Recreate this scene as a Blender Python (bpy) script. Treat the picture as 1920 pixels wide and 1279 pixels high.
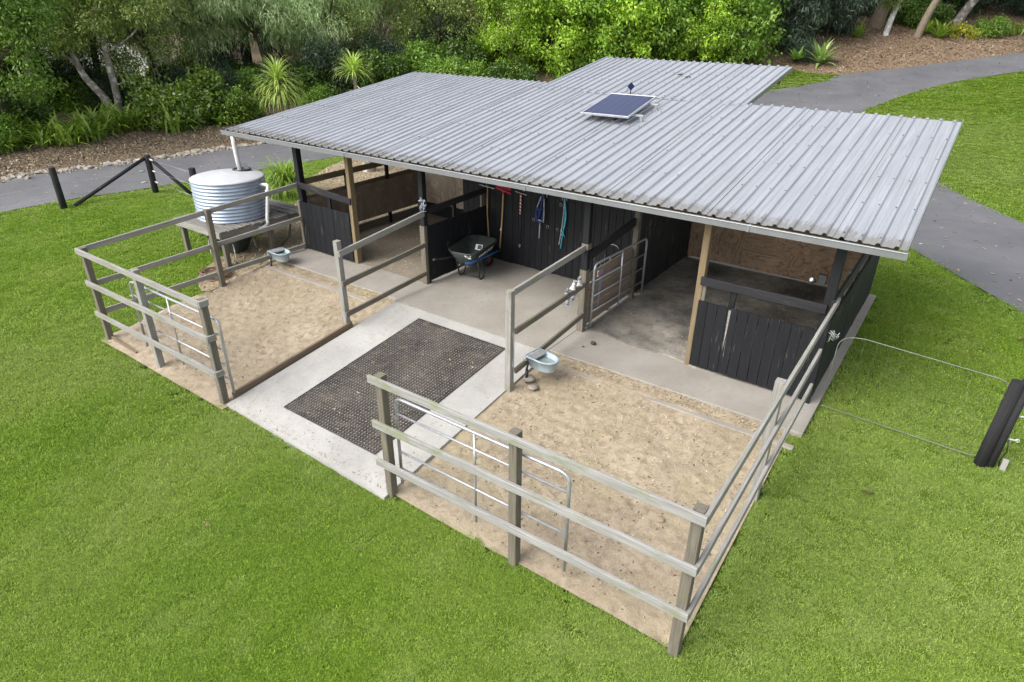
import bpy, bmesh, math, random
import numpy as np
from mathutils import Vector, Matrix
random.seed(7); rng = np.random.default_rng(7)
scene = bpy.context.scene
for o in list(bpy.data.objects): bpy.data.objects.remove(o, do_unlink=True)
COL = scene.collection
R = math.radians

# ------------------------------------------------------------ camera
CAMP = Vector((4.7525, -8.6917, 4.8806))
cam_d = bpy.data.cameras.new('camera'); cam = bpy.data.objects.new('camera', cam_d); COL.objects.link(cam)
def cam_matrix(yaw, pit, rol):
    cy, sy, cp, sp = math.cos(yaw), math.sin(yaw), math.cos(pit), math.sin(pit)
    f = Vector((sy*cp, cy*cp, sp)); r = Vector((cy, -sy, 0)); u = r.cross(f)
    cr, sr = math.cos(rol), math.sin(rol)
    r2 = r*cr + u*sr; u2 = u*cr - r*sr
    m = Matrix.Identity(4)
    for i in range(3): m[i][0], m[i][1], m[i][2], m[i][3] = r2[i], u2[i], -f[i], CAMP[i]
    return m
cam.matrix_world = cam_matrix(-0.617, -0.4765, 0.0103)
cam_d.sensor_width = 36; cam_d.lens = 22.44; cam_d.clip_start = .1; cam_d.clip_end = 2000
scene.camera = cam
# ------------------------------------------------------------ sky, sun, exposure
SUN_EL, SUN_AZ = 45, 206          # azimuth measured from +Y towards +X
w = bpy.data.worlds.new('World'); scene.world = w; w.use_nodes = True
wn = w.node_tree; bg = wn.nodes['Background']
sky = wn.nodes.new('ShaderNodeTexSky'); sky.sky_type = 'NISHITA'; sky.sun_disc = False
sky.sun_elevation = R(SUN_EL); sky.sun_rotation = R(SUN_AZ); sky.air_density = 1.0; sky.dust_density = 3.0; sky.ozone_density = 1.0
hsv = wn.nodes.new('ShaderNodeHueSaturation'); hsv.inputs['Saturation'].default_value = .28      # overcast: a nearly colourless sky
wn.links.new(sky.outputs[0], hsv.inputs['Color']); wn.links.new(hsv.outputs[0], bg.inputs[0]); bg.inputs[1].default_value = .14
sd = bpy.data.lights.new('sun', 'SUN'); sd.energy = 1.3; sd.angle = R(46); sd.color = (1, .96, .9)
sun = bpy.data.objects.new('sun', sd); COL.objects.link(sun)
sv = Vector((math.sin(R(SUN_AZ))*math.cos(R(SUN_EL)), math.cos(R(SUN_AZ))*math.cos(R(SUN_EL)), math.sin(R(SUN_EL))))
sun.rotation_euler = sv.to_track_quat('Z', 'Y').to_euler(); sun.location = (0, 0, 40)
vs = scene.view_settings; vs.view_transform = 'Standard'; vs.look = 'None'; vs.exposure = 1.36; vs.gamma = 1; vs.use_curve_mapping = False

# ------------------------------------------------------------ helpers
def tag(o, label=None, cat=None, group=None, kind=None):
    if label: o['label'] = label
    if cat: o['category'] = cat
    if group: o['group'] = group
    if kind: o['kind'] = kind
    return o
def thing(name, loc, label, cat, group=None, rz=0):
    o = bpy.data.objects.new(name, None); o.empty_display_size = .1; COL.objects.link(o)
    o.location = loc; o.rotation_euler[2] = rz
    return tag(o, label, cat, group)
def kids(o): return [c for c in bpy.data.objects if c.parent == o]
def copy_tree(o, parent=None):
    c = o.copy(); COL.objects.link(c)
    if parent: c.parent = parent
    for k in kids(o): copy_tree(k, c)
    return c
class MB:
    """collects verts / faces plus a grain coordinate; build() links them as one mesh object"""
    def __init__(s): s.v = []; s.f = []; s.g = []; s.sm = []; s.mi = []
    def add(s, vs_, fs, gs=None, smooth=False, mi=0):
        n = len(s.v); s.v += [tuple(p) for p in vs_]
        s.g += [tuple(p) for p in (gs if gs is not None else vs_)]
        for f in fs: s.f.append(tuple(i+n for i in f)); s.sm.append(smooth); s.mi.append(mi)
    def bar(s, p0, p1, w, h, up=(0, 0, 1), ch=.004, mi=0, wob=0):
        p0, p1 = Vector(p0), Vector(p1); a = p1-p0; L = a.length; a.normalize(); up = Vector(up)
        if abs(a.dot(up)) > .95: up = Vector((0, 1, 0)) if abs(a.y) < .9 else Vector((1, 0, 0))
        x = a.cross(up).normalized(); y = x.cross(a).normalized()
        hw, hh = w/2, h/2; ch = min(ch, hw*.6, hh*.6)
        prof = [(-hw+ch, -hh), (hw-ch, -hh), (hw, -hh+ch), (hw, hh-ch), (hw-ch, hh), (-hw+ch, hh), (-hw, hh-ch), (-hw, -hh+ch)]
        ro = (random.uniform(0, 50), random.uniform(0, 50), random.uniform(0, 50))
        vs_, gs = [], []
        for t, p in ((0, p0), (L, p1)):
            for (u, v) in prof:
                vs_.append(p + x*u + y*v); gs.append((t+ro[0], u+ro[1], v+ro[2]))
        fs = [(i, (i+1) % 8, (i+1) % 8+8, i+8) for i in range(8)] + [tuple(range(7, -1, -1)), tuple(range(8, 16))]
        s.add(vs_, fs, gs, False, mi); return s
    def box(s, c, size, rz=0, ch=.004, mi=0, rx=0):
        c = Vector(c); sx, sy, sz = size
        M = Matrix.Rotation(rz, 3, 'Z') @ Matrix.Rotation(rx, 3, 'X')
        if sx >= sy and sx >= sz: d, ww, hh, up = Vector((sx/2, 0, 0)), sy, sz, Vector((0, 0, 1))
        elif sy >= sz: d, ww, hh, up = Vector((0, sy/2, 0)), sx, sz, Vector((0, 0, 1))
        else: d, ww, hh, up = Vector((0, 0, sz/2)), sx, sy, Vector((0, 1, 0))
        return s.bar(c-M@d, c+M@d, ww, hh, M@up, ch, mi)
    def tube(s, pts, r, n=8, caps=True, mi=0, closed=False):
        pts = [Vector(p) for p in pts]; m = len(pts)
        rs = r if isinstance(r, (list, tuple)) else [r]*m
        vs_, gs = [], []; L = 0; prev = None; ro = random.uniform(0, 40)
        for i, p in enumerate(pts):
            if closed: t = (pts[(i+1) % m]-pts[i-1]).normalized()
            else: t = (pts[min(i+1, m-1)]-pts[max(i-1, 0)]).normalized()
            if prev is None:
                a = Vector((0, 0, 1)) if abs(t.z) < .9 else Vector((1, 0, 0)); x = t.cross(a).normalized()
            else:
                x = (prev - t*prev.dot(t)); x = x.normalized() if x.length > 1e-6 else t.orthogonal().normalized()
            prev = x; y = t.cross(x)
            if i: L += (pts[i]-pts[i-1]).length
            for k in range(n):
                an = 2*math.pi*k/n; vs_.append(p + (x*math.cos(an)+y*math.sin(an))*rs[i]); gs.append((L+ro, rs[i]*math.cos(an)+ro, rs[i]*math.sin(an)))
        fs = []
        for i in range(m if closed else m-1):
            j = (i+1) % m
            for k in range(n): fs.append((i*n+k, i*n+(k+1) % n, j*n+(k+1) % n, j*n+k))
        s.add(vs_, fs, gs, True, mi)
        if caps and not closed:
            N = len(s.v)-len(vs_)
            s.f.append(tuple(N+k for k in range(n-1, -1, -1))); s.f.append(tuple(N+(m-1)*n+k for k in range(n)))
            s.sm += [False, False]; s.mi += [mi, mi]
        return s
    def lathe(s, prof, c=(0, 0, 0), n=32, mi=0, smooth=True):
        c = Vector(c); vs_ = []
        for (r, z) in prof:
            for k in range(n):
                a = 2*math.pi*k/n; vs_.append(c+Vector((r*math.cos(a), r*math.sin(a), z)))
        fs = []
        for i in range(len(prof)-1):
            for k in range(n): fs.append((i*n+k, i*n+(k+1) % n, (i+1)*n+(k+1) % n, (i+1)*n+k))
        s.add(vs_, fs, None, smooth, mi); return s
    def poly(s, pts, mi=0, smooth=False): s.add(pts, [tuple(range(len(pts)))], None, smooth, mi); return s
    def build(s, name, mats, parent=None, root=None):
        me = bpy.data.meshes.new(name)
        off = np.zeros(3)
        if root is not None: off = np.array(root)
        v = np.array(s.v, float)-off
        me.from_pydata([tuple(p) for p in v], [], s.f)
        at = me.attributes.new('g', 'FLOAT_VECTOR', 'POINT'); at.data.foreach_set('vector', np.array(s.g, np.float32).ravel())
        me.polygons.foreach_set('use_smooth', s.sm); me.polygons.foreach_set('material_index', s.mi)
        for m in (mats if isinstance(mats, (list, tuple)) else [mats]): me.materials.append(m)
        me.update()
        o = bpy.data.objects.new(name, me); COL.objects.link(o)
        if parent: o.parent = parent
        return o
def fast_mesh(name, V, nper, mats, attr=None, smooth=False):
    """V: (nfaces*nper,3) array, separate faces with nper corners each"""
    V = np.asarray(V, np.float32); n = len(V); nf = n//nper
    me = bpy.data.meshes.new(name); me.vertices.add(n); me.loops.add(n); me.polygons.add(nf)
    me.vertices.foreach_set('co', V.ravel()); me.loops.foreach_set('vertex_index', np.arange(n, dtype=np.int32))
    me.polygons.foreach_set('loop_start', np.arange(0, n, nper, dtype=np.int32))
    if attr is not None:
        a = me.attributes.new('v', 'FLOAT', 'POINT'); a.data.foreach_set('value', np.asarray(attr, np.float32))
    for m in (mats if isinstance(mats, (list, tuple)) else [mats]): me.materials.append(m)
    me.update(calc_edges=True); me.validate()
    return me
def link(name, me, parent=None, loc=None):
    o = bpy.data.objects.new(name, me); COL.objects.link(o)
    if parent: o.parent = parent
    if loc is not None: o.location = loc
    return o

# ------------------------------------------------------------ materials
class NT:
    def __init__(s, name):
        s.m = bpy.data.materials.new(name); s.m.use_nodes = True; s.t = s.m.node_tree
        s.b = s.t.nodes['Principled BSDF']; s.out = s.t.nodes['Material Output']
    def n(s, typ, **kw):
        x = s.t.nodes.new('ShaderNode'+typ)
        for k, v in kw.items(): setattr(x, k, v)
        return x
    def l(s, a, b): s.t.links.new(a, b)
    def set(s, **kw):
        for k, v in kw.items():
            i = s.b.inputs[k.replace('_', ' ')]
            if hasattr(v, 'is_output'): s.l(v, i)
            else: i.default_value = v
        return s
    def coord(s, kind='Object', scale=(1, 1, 1), loc=(0, 0, 0)):
        if kind == 'g': c = s.n('Attribute', attribute_name='g').outputs['Vector']
        elif kind == 'World': c = s.n('NewGeometry').outputs['Position']
        else: c = s.n('TexCoord').outputs[kind]
        mp = s.n('Mapping'); mp.inputs['Scale'].default_value = scale; mp.inputs['Location'].default_value = loc
        s.l(c, mp.inputs[0]); return mp.outputs[0]
    def noise(s, co, scale=1, detail=4, rough=.6, dist=0):
        x = s.n('TexNoise'); x.inputs['Scale'].default_value = scale; x.inputs['Detail'].default_value = detail
        x.inputs['Roughness'].default_value = rough; x.inputs['Distortion'].default_value = dist
        s.l(co, x.inputs['Vector']); return x.outputs[0]
    def ramp(s, fac, stops, interp='LINEAR'):
        x = s.n('ValToRGB'); x.color_ramp.interpolation = interp; e = x.color_ramp.elements
        while len(e) < len(stops): e.new(.5)
        for i, (p, c) in enumerate(stops):
            e[i].position = p; e[i].color = (c, c, c, 1) if isinstance(c, (int, float)) else (*c, 1)
        s.l(fac, x.inputs[0]); return x.outputs[0]
    def mix(s, fac, a, b, mode='MIX'):
        x = s.n('Mix', data_type='RGBA', blend_type=mode)
        for i, v in ((0, fac), (6, a), (7, b)):
            if hasattr(v, 'is_output'): s.l(v, x.inputs[i])
            else: x.inputs[i].default_value = v if i == 0 else (*v, 1)
        return x.outputs[2]
    def math(s, op, a, b=0):
        x = s.n('Math', operation=op)
        for i, v in ((0, a), (1, b)):
            if hasattr(v, 'is_output'): s.l(v, x.inputs[i])
            else: x.inputs[i].default_value = v
        return x.outputs[0]
    def bump(s, h, strength=.3, dist=.01):
        x = s.n('Bump'); x.inputs['Strength'].default_value = strength; x.inputs['Distance'].default_value = dist
        s.l(h, x.inputs['Height']); s.l(x.outputs[0], s.b.inputs['Normal']); return s
def simple(name, c, rough=.6, metal=0, var=.12, sc=20):
    t = NT(name); co = t.coord('Object'); nz = t.noise(co, sc, 4)
    d = tuple(max(0, k*(1-var*2)) for k in c); e = tuple(min(1, k*(1+var)) for k in c)
    t.set(Base_Color=t.ramp(nz, [(.3, d), (.7, e)]), Roughness=rough, Metallic=metal); return t.m
def wood(name, dark, light, gap=None, moss=0, chips=0, chipc=(.36, .33, .28), rough=.85, tint=None, sc=1):
    t = NT(name)
    co = t.coord('g', (2.2*sc, 60*sc, 60*sc)); n1 = t.noise(co, 1, 6, .65, .4)
    c = t.ramp(n1, [(.28, dark), (.5, tuple((a+b)/2 for a, b in zip(dark, light))), (.72, light)])
    n2 = t.noise(t.coord('g', (.9, 6, 6)), 1, 3)
    c = t.mix(t.ramp(n2, [(.35, 0), (.75, .55)]), c, tint or tuple(k*.6 for k in dark))
    n3 = t.noise(t.coord('g', (3, 160, 160)), 1, 2)
    c = t.mix(t.ramp(n3, [(.6, 0), (.72, .5)]), c, tuple(k*.45 for k in dark))
    if moss:
        m1 = t.noise(t.coord('World', (2.5, 2.5, 6)), 1, 5)
        c = t.mix(t.ramp(m1, [(.53, 0), (.66, moss)]), c, (.13, .16, .035))
    if chips:
        k = t.noise(t.coord('g', (1.6, 45, 45)), 1, 5, .7)
        k2 = t.noise(t.coord('World', (1.3, 1.3, 1.3)), 1, 2)
        f = t.ramp(t.math('MULTIPLY', k, t.ramp(k2, [(.3, .8), (.7, 1.08)])), [(.635, 0), (.675, chips)])
        c = t.mix(f, c, chipc)
    t.set(Base_Color=c, Roughness=rough); t.b.inputs['Specular IOR Level'].default_value = .25
    t.bump(n1, .35, .004); return t.m
M = {}
M['grey_wood'] = wood('weathered_grey_timber', (.15, .142, .13), (.34, .33, .315), moss=.3, tint=(.20, .19, .165))
M['moss_wood'] = wood('mossy_grey_timber', (.16, .155, .145), (.36, .355, .345), moss=.5, tint=(.205, .20, .185))
M['post_wood'] = wood('brown_grey_post_timber', (.075, .065, .05), (.20, .18, .15), moss=.25, tint=(.12, .105, .08))
M['brown_wood'] = wood('brown_timber', (.09, .065, .045), (.24, .18, .125), tint=(.13, .10, .07))
M['gold_wood'] = wood('yellow_brown_timber', (.115, .088, .052), (.25, .19, .115), tint=(.155, .115, .066))
M['black_wood'] = wood('black_painted_timber', (.005, .0055, .007), (.013, .014, .017), chips=.75, chipc=(.20, .19, .18), tint=(.015, .016, .019), rough=.6)
M['black_rail'] = wood('black_stained_rail', (.012, .012, .015), (.035, .034, .038), chips=.5, chipc=(.3, .29, .27), rough=.6)
M['scuffed_black'] = wood('scuffed_black_boards', (.010, .011, .012), (.035, .036, .036), chips=.9, chipc=(.40, .38, .34), tint=(.05, .05, .044), rough=.7)
M['deck_wood'] = wood('weathered_deck_timber', (.05, .047, .042), (.29, .28, .265), tint=(.10, .095, .085))
M['old_board'] = wood('old_brown_boards', (.13, .10, .075), (.30, .25, .20), tint=(.2, .165, .13))
def ply(name, a, b, vert=False, fig=.9, wave=True):
    t = NT(name); sc = (1.0, 1.0, 2.6) if not vert else (2.6, 2.6, .9)
    n0 = t.noise(t.coord('World', sc), .9, 3, .5, .6)      # contour lines of a stretched noise read as rotary cut figure
    f = t.math('FRACT', t.math('MULTIPLY', n0, 15 if wave else 5)); f = t.math('ABSOLUTE', t.math('SUBTRACT', f, .5))
    c = t.ramp(f, [(.0, a), (.09, tuple(k*.85 for k in b)), (.3, b), (.5, tuple(k*1.08 for k in b))]) if wave else t.ramp(n0, [(.3, tuple(k*.75 for k in b)), (.6, b)])
    n = t.noise(t.coord('World', (1.2, 1.2, 1.2)), 1, 4); c = t.mix(t.ramp(n, [(.3, .5), (.7, 0)]), c, tuple(k*.5 for k in b))
    n2 = t.noise(t.coord('World', (3, 3, 3)), 1, 8, .75, 1.5); c = t.mix(t.ramp(n2, [(.52, 0), (.60, fig*.4), (.66, 0)]), c, tuple(min(1, k*1.7) for k in b))
    t.set(Base_Color=c, Roughness=.8); t.b.inputs['Specular IOR Level'].default_value = .2; return t.m
M['ply_a'] = ply('brown_plywood_flame_grain', (.15, .085, .048), (.38, .265, .175))
M['ply_b'] = ply('brown_plywood_upright_grain', (.15, .085, .05), (.34, .24, .16), True)
M['ply_c'] = ply('pale_scratched_plywood', (.30, .23, .17), (.42, .34, .26), True, 1.2, False)
M['ply_d'] = ply('dark_worn_plywood', (.15, .115, .09), (.24, .19, .15), True, 1.0, False)

def metal_roof():
    t = NT('galvanised_roof_sheeting'); co = t.coord('Object', (26, .7, 1)); n = t.noise(co, 1, 6, .6)
    c = t.ramp(n, [(.25, (.205, .217, .242)), (.55, (.272, .287, .315)), (.8, (.35, .365, .395))])
    n2 = t.noise(t.coord('Object', (.6, .35, 1)), 1, 5)
    c = t.mix(t.ramp(n2, [(.45, 0), (.8, .35)]), c, (.25, .25, .27))
    # dark grime along the eave edge and fine streaks
    pos = t.n('SeparateXYZ'); t.l(t.coord('World'), pos.inputs[0])
    ed = t.n('MapRange'); ed.inputs[1].default_value = -.38; ed.inputs[2].default_value = .75; ed.inputs[3].default_value = 1; ed.inputs[4].default_value = 0
    t.l(pos.outputs[1], ed.inputs[0])
    n3 = t.noise(t.coord('World', (22, 3.5, 1)), 1, 7, .75)
    g = t.ramp(t.math('MULTIPLY', t.math('POWER', ed.outputs[0], 1.6), n3), [(.27, 0), (.36, .85)])
    c = t.mix(g, c, (.17, .165, .155))
    n4 = t.noise(t.coord('World', (34, .5, 1)), 1, 3, .6)
    c = t.mix(t.ramp(n4, [(.66, 0), (.74, .4)]), c, (.34, .34, .36))
    t.set(Base_Color=c, Roughness=.5, Metallic=.15); return t.m
M['roof'] = metal_roof()
M['gutter'] = simple('grey_painted_gutter', (.20, .208, .22), .4, .2, .06, 6)
M['dark_steel'] = simple('dark_steel', (.05, .05, .055), .5, .6)
M['galv'] = simple('galvanised_tube', (.43, .44, .47), .38, .55, .12, 14)
M['galv_old'] = simple('dull_galvanised_tube', (.38, .38, .38), .5, .4, .15, 10)
M['dull_wire'] = simple('dull_weathered_wire', (.17, .18, .15), .7, .2, .1, 10)
M['tank'] = simple('pale_blue_corrugated_steel', (.33, .385, .47), .35, .35, .07, 5)
M['tank_top'] = simple('white_steel_tank_roof', (.45, .455, .48), .4, .15, .05, 4)
M['pvc'] = simple('white_plastic_pipe', (.58, .58, .58), .35, 0, .04, 8)
M['black_plastic'] = simple('black_plastic', (.02, .021, .022), .45, 0, .2, 20)
M['black_post'] = wood('tarred_black_post', (.012, .012, .014), (.035, .034, .036), chips=.45, rough=.9)
M['tub'] = simple('dark_green_black_poly_tub', (.028, .034, .033), .5, 0, .25, 9)
M['blue_paint'] = simple('blue_enamel', (.035, .17, .52), .4, 0, .15, 20)
M['white'] = simple('white_plastic', (.46, .46, .46), .5, 0, .06, 20)
M['label'] = simple('white_print', (.7, .7, .7), .6, 0, .03, 20)
M['bowl'] = simple('pale_blue_grey_poly_bowl', (.33, .40, .44), .45, 0, .12, 10)
M['red'] = simple('red_plastic', (.42, .02, .05), .5, 0, .1, 20)
M['navy'] = simple('navy_webbing', (.015, .035, .16), .8, 0, .2, 40)
M['teal'] = simple('teal_rope', (.05, .36, .48), .8, 0, .25, 60)
M['greyrope'] = simple('grey_rope', (.40, .40, .40), .9, 0, .25, 60)
M['mauve'] = simple('mauve_grey_neoprene', (.25, .24, .32), .8, 0, .1, 20)
M['rubber_tyre'] = simple('rubber_tyre', (.02, .02, .02), .8)
M['rust'] = simple('rusty_red_rim', (.18, .06, .04), .6)
M['hose'] = simple('brown_hose', (.16, .085, .06), .6)
M['orange'] = simple('orange_sticker', (.75, .22, .05), .6)
M['cane'] = wood('bamboo_handle', (.28, .17, .07), (.55, .38, .18), tint=(.4, .26, .1))
def candy():
    t = NT('red_and_white_striped_grip'); s = t.n('SeparateXYZ'); t.l(t.coord('g'), s.inputs[0])
    f = t.math('FRACT', t.math('ADD', t.math('MULTIPLY', s.outputs[0], 14), t.math('MULTIPLY', s.outputs[1], 25)))
    t.set(Base_Color=t.ramp(f, [(.5, (.5, .02, .05)), (.52, (.8, .78, .78))], 'CONSTANT'), Roughness=.6); return t.m
M['candy'] = candy()
def water():
    t = NT('still_water'); t.set(Base_Color=(.22, .27, .25, 1), Roughness=.04); t.b.inputs['Specular IOR Level'].default_value = .6; return t.m
M['water'] = water()
def concrete(name, a, b, stain, sc=1, speck=.5):
    t = NT(name); n = t.noise(t.coord('World', (sc, sc, sc)), 1.1, 7, .65)
    c = t.ramp(n, [(.3, a), (.68, b)])
    n2 = t.noise(t.coord('World', (1, 1, 1)), 4.5, 6, .7); c = t.mix(t.ramp(n2, [(.56, 0), (.78, .6)]), c, stain)
    n3 = t.noise(t.coord('World', (1, 1, 1)), 90, 3, .7); c = t.mix(t.ramp(n3, [(.35, speck), (.5, 0)]), c, tuple(k*.55 for k in a))
    n4 = t.noise(t.coord('World', (1, 1, 1)), 12, 5, .8); c = t.mix(t.ramp(n4, [(.68, 0), (.74, .55)]), c, tuple(k*.5 for k in stain))
    t.set(Base_Color=c, Roughness=.85); t.b.inputs['Specular IOR Level'].default_value = .2; t.bump(n3, .25, .003); return t.m
M['conc_path'] = concrete('pale_broomed_concrete', (.27, .262, .245), (.385, .375, .355), (.215, .20, .175))
M['conc_floor'] = concrete('stained_concrete_floor', (.225, .205, .175), (.315, .295, .26), (.155, .135, .105))
M['conc_apron'] = concrete('apron_concrete', (.215, .195, .17), (.30, .28, .25), (.15, .12, .095))
M['rubber_floor'] = concrete('dusty_rubber_stall_mats', (.15, .138, .118), (.27, .25, .215), (.075, .07, .062))
def stall_rubber():
    t = NT('dusty_rubber_stall_mats'); n = t.noise(t.coord('World'), .9, 5, .6)
    c = t.ramp(n, [(.36, (.075, .07, .063)), (.50, (.19, .177, .155)), (.70, (.34, .315, .27))])
    n2 = t.noise(t.coord('World'), 6, 6, .75); c = t.mix(t.ramp(n2, [(.5, 0), (.66, .7)]), c, (.085, .078, .068))
    n3 = t.noise(t.coord('World'), 60, 3, .7); c = t.mix(t.ramp(n3, [(.55, 0), (.7, .5)]), c, (.30, .275, .235))
    t.set(Base_Color=c, Roughness=.9); t.b.inputs['Specular IOR Level'].default_value = .15; t.bump(n2, .3, .006); return t.m
M['rubber_floor'] = stall_rubber()
M['sand_floor'] = concrete('dusty_stall_floor', (.15, .125, .095), (.24, .205, .16), (.10, .085, .065))
def sand():
    t = NT('trampled_sand'); n = t.noise(t.coord('World'), 1.0, 6, .6)
    c = t.ramp(n, [(.3, (.25, .203, .145)), (.6, (.34, .283, .21)), (.8, (.395, .338, .257))])
    n2 = t.noise(t.coord('World'), 9, 6, .75); c = t.mix(t.ramp(n2, [(.38, .55), (.55, 0)]), c, (.17, .13, .085))
    n3 = t.noise(t.coord('World'), 70, 3, .7); c = t.mix(t.ramp(n3, [(.55, 0), (.72, .5)]), c, (.45, .38, .27))
    n5 = t.noise(t.coord('World', (1, 1, 1), (7, 3, 0)), .8, 4); c = t.mix(t.ramp(n5, [(.5, 0), (.72, .5)]), c, (.30, .26, .155))
    t.set(Base_Color=c, Roughness=.95); t.b.inputs['Specular IOR Level'].default_value = .1
    h = t.math('ADD', t.math('MULTIPLY', n2, 1.0), t.math('MULTIPLY', n3, .4)); t.bump(h, .6, .035); return t.m
M['sand'] = sand()
def mulch(name, a, b, cc):
    t = NT(name); n = t.noise(t.coord('World'), 1.3, 5); c = t.ramp(n, [(.3, a), (.7, b)])
    n2 = t.noise(t.coord('World'), 24, 5, .8); c = t.mix(t.ramp(n2, [(.52, 0), (.7, .8)]), c, cc)
    n3 = t.noise(t.coord('World', (1, 1, 1), (5, 5, 5)), 16, 5, .8); c = t.mix(t.ramp(n3, [(.36, .85), (.5, 0)]), c, (.035, .025, .016))
    t.set(Base_Color=c, Roughness=.95); t.bump(n2, .8, .05); return t.m
M['mulch'] = mulch('leaf_litter_mulch', (.075, .055, .032), (.145, .105, .062), (.33, .26, .165))
M['bank'] = mulch('woodchip_bank', (.125, .078, .045), (.215, .145, .088), (.36, .28, .18))
M['litter'] = mulch('straw_coloured_litter', (.19, .145, .09), (.30, .24, .15), (.44, .37, .25))
def asphalt():
    t = NT('worn_asphalt'); n = t.noise(t.coord('World', (.5, .5, 1)), 1, 5)
    c = t.ramp(n, [(.3, (.072, .073, .082)), (.7, (.125, .125, .134))])
    n1 = t.noise(t.coord('World', (1, 1, 1)), 2.5, 6, .7); c = t.mix(t.ramp(n1, [(.6, 0), (.8, .35)]), c, (.18, .175, .17))
    n2 = t.noise(t.coord('World'), 60, 3); c = t.mix(t.ramp(n2, [(.4, .4), (.6, 0)]), c, (.075, .075, .08))
    v = t.n('TexVoronoi', feature='DISTANCE_TO_EDGE'); v.inputs['Scale'].default_value = .22
    dv = t.n('Mix', data_type='RGBA'); dv.inputs[0].default_value = .06; nn = t.n('TexNoise'); nn.inputs['Scale'].default_value = 1.5; nn.inputs['Detail'].default_value = 6
    t.l(t.coord('World'), nn.inputs[0]); t.l(t.coord('World'), dv.inputs[6]); t.l(nn.outputs[1], dv.inputs[7]); 
    va = t.n('VectorMath', operation='ADD'); t.l(t.coord('World'), va.inputs[0]); t.l(nn.outputs[1], va.inputs[1]); t.l(va.outputs[0], v.inputs[0])
    gate = t.noise(t.coord('World', (1, 1, 1), (3, 9, 0)), .25, 2)
    cr = t.math('MULTIPLY', t.ramp(v.outputs[0], [(0, .8), (.006, 0)]), t.ramp(gate, [(.43, 0), (.52, 1)]))
    c = t.mix(cr, c, (.05, .05, .05))
    t.set(Base_Color=c, Roughness=.8); t.bump(n2, .3, .004); return t.m
M['asphalt'] = asphalt()
def soil():
    t = NT('lawn_soil_and_thatch'); n = t.noise(t.coord('World'), 2.2, 6)
    c = t.ramp(n, [(.3, (.05, .085, .010)), (.7, (.085, .125, .018))])
    n2 = t.noise(t.coord('World'), 40, 4, .8); c = t.mix(t.ramp(n2, [(.4, .6), (.6, 0)]), c, (.05, .085, .01))
    t.b.inputs['Specular IOR Level'].default_value = 0.0; t.set(Base_Color=c, Roughness=1.0); return t.m
M['soil'] = soil()
def grassmat():
    t = NT('turf_grass'); n = t.noise(t.coord('World'), .42, 4, .55)
    c = t.ramp(n, [(.32, (.078, .158, .010)), (.5, (.116, .202, .018)), (.68, (.178, .240, .046))])
    n2 = t.noise(t.coord('World', (1, 1, 1), (11, 4, 0)), 2.2, 5, .6); c = t.mix(t.ramp(n2, [(.5, 0), (.75, .6)]), c, (.235, .285, .095))
    n4 = t.noise(t.coord('World', (1, 1, 1), (2, 8, 0)), 1.1, 4, .6); c = t.mix(t.ramp(n4, [(.55, 0), (.72, .55)]), c, (.09, .16, .008))
    n5 = t.noise(t.coord('World', (1, 1, 1), (4, 1, 0)), .17, 3, .5); c = t.mix(t.ramp(n5, [(.42, 0), (.62, .5)]), c, (.215, .255, .10))
    a = t.n('Attribute', attribute_name='v').outputs['Fac']
    c = t.mix(t.ramp(a, [(.3, .0), (1, .85)]), c, (.30, .38, .06)); c = t.mix(t.ramp(a, [(0, .75), (.35, 0)]), c, (.045, .085, .006))
    pz = t.n('ObjectInfo').outputs['Random']; c = t.mix(t.ramp(pz, [(0, .35), (.5, 0)]), c, (.10, .16, .01))
    t.set(Base_Color=c, Roughness=.7); t.b.inputs['Specular IOR Level'].default_value = .12
    tr = t.n('BsdfTranslucent'); t.l(t.mix(1.0, c, (.4, .45, .3), 'MULTIPLY'), tr.inputs[0]); mx = t.n('AddShader')
    t.l(t.b.outputs[0], mx.inputs[0]); t.l(tr.outputs[0], mx.inputs[1]); t.l(mx.outputs[0], t.out.inputs[0]); return t.m
M['grass'] = grassmat()
def leaf(name, a, b, c3, tr=.35, spec=.4, rough=.5):
    t = NT(name); at = t.n('Attribute', attribute_name='v').outputs['Fac']
    c = t.ramp(at, [(0, a), (.55, b), (1, c3)])
    n = t.noise(t.coord('World'), .9, 3); c = t.mix(t.ramp(n, [(.35, .45), (.65, 0)]), c, a)
    rd = t.n('ObjectInfo').outputs['Random']; hs = t.n('HueSaturation'); t.l(c, hs.inputs['Color'])
    mr = t.n('MapRange'); mr.inputs[3].default_value = .8; mr.inputs[4].default_value = 1.15; t.l(rd, mr.inputs[0]); t.l(mr.outputs[0], hs.inputs['Value'])
    t.set(Base_Color=hs.outputs[0], Roughness=rough); t.b.inputs['Specular IOR Level'].default_value = spec
    x = t.n('BsdfTranslucent'); t.l(t.mix(1.0, hs.outputs[0], (tr*1.5, tr*1.6, tr*1.1), 'MULTIPLY'), x.inputs[0]); mx = t.n('AddShader')      # reflects and lets through
    t.l(t.b.outputs[0], mx.inputs[0]); t.l(x.outputs[0], mx.inputs[1]); t.l(mx.outputs[0], t.out.inputs[0]); return t.m
M['leaf_lime'] = leaf('lime_green_leaves', (.11, .19, .014), (.21, .33, .025), (.36, .46, .06), .4)
M['leaf_mid'] = leaf('mid_green_leaves', (.065, .13, .014), (.13, .23, .025), (.25, .35, .06), .35)
M['leaf_olive'] = leaf('olive_green_leaves', (.085, .12, .024), (.18, .23, .055), (.36, .40, .14), .4)
M['leaf_grey'] = leaf('grey_green_feathery_leaves', (.15, .21, .085), (.30, .39, .18), (.55, .62, .40), .35)
M['leaf_dark'] = leaf('dark_narrow_leaves', (.018, .038, .018), (.035, .065, .034), (.11, .15, .10), .2, .5, .35)
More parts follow.
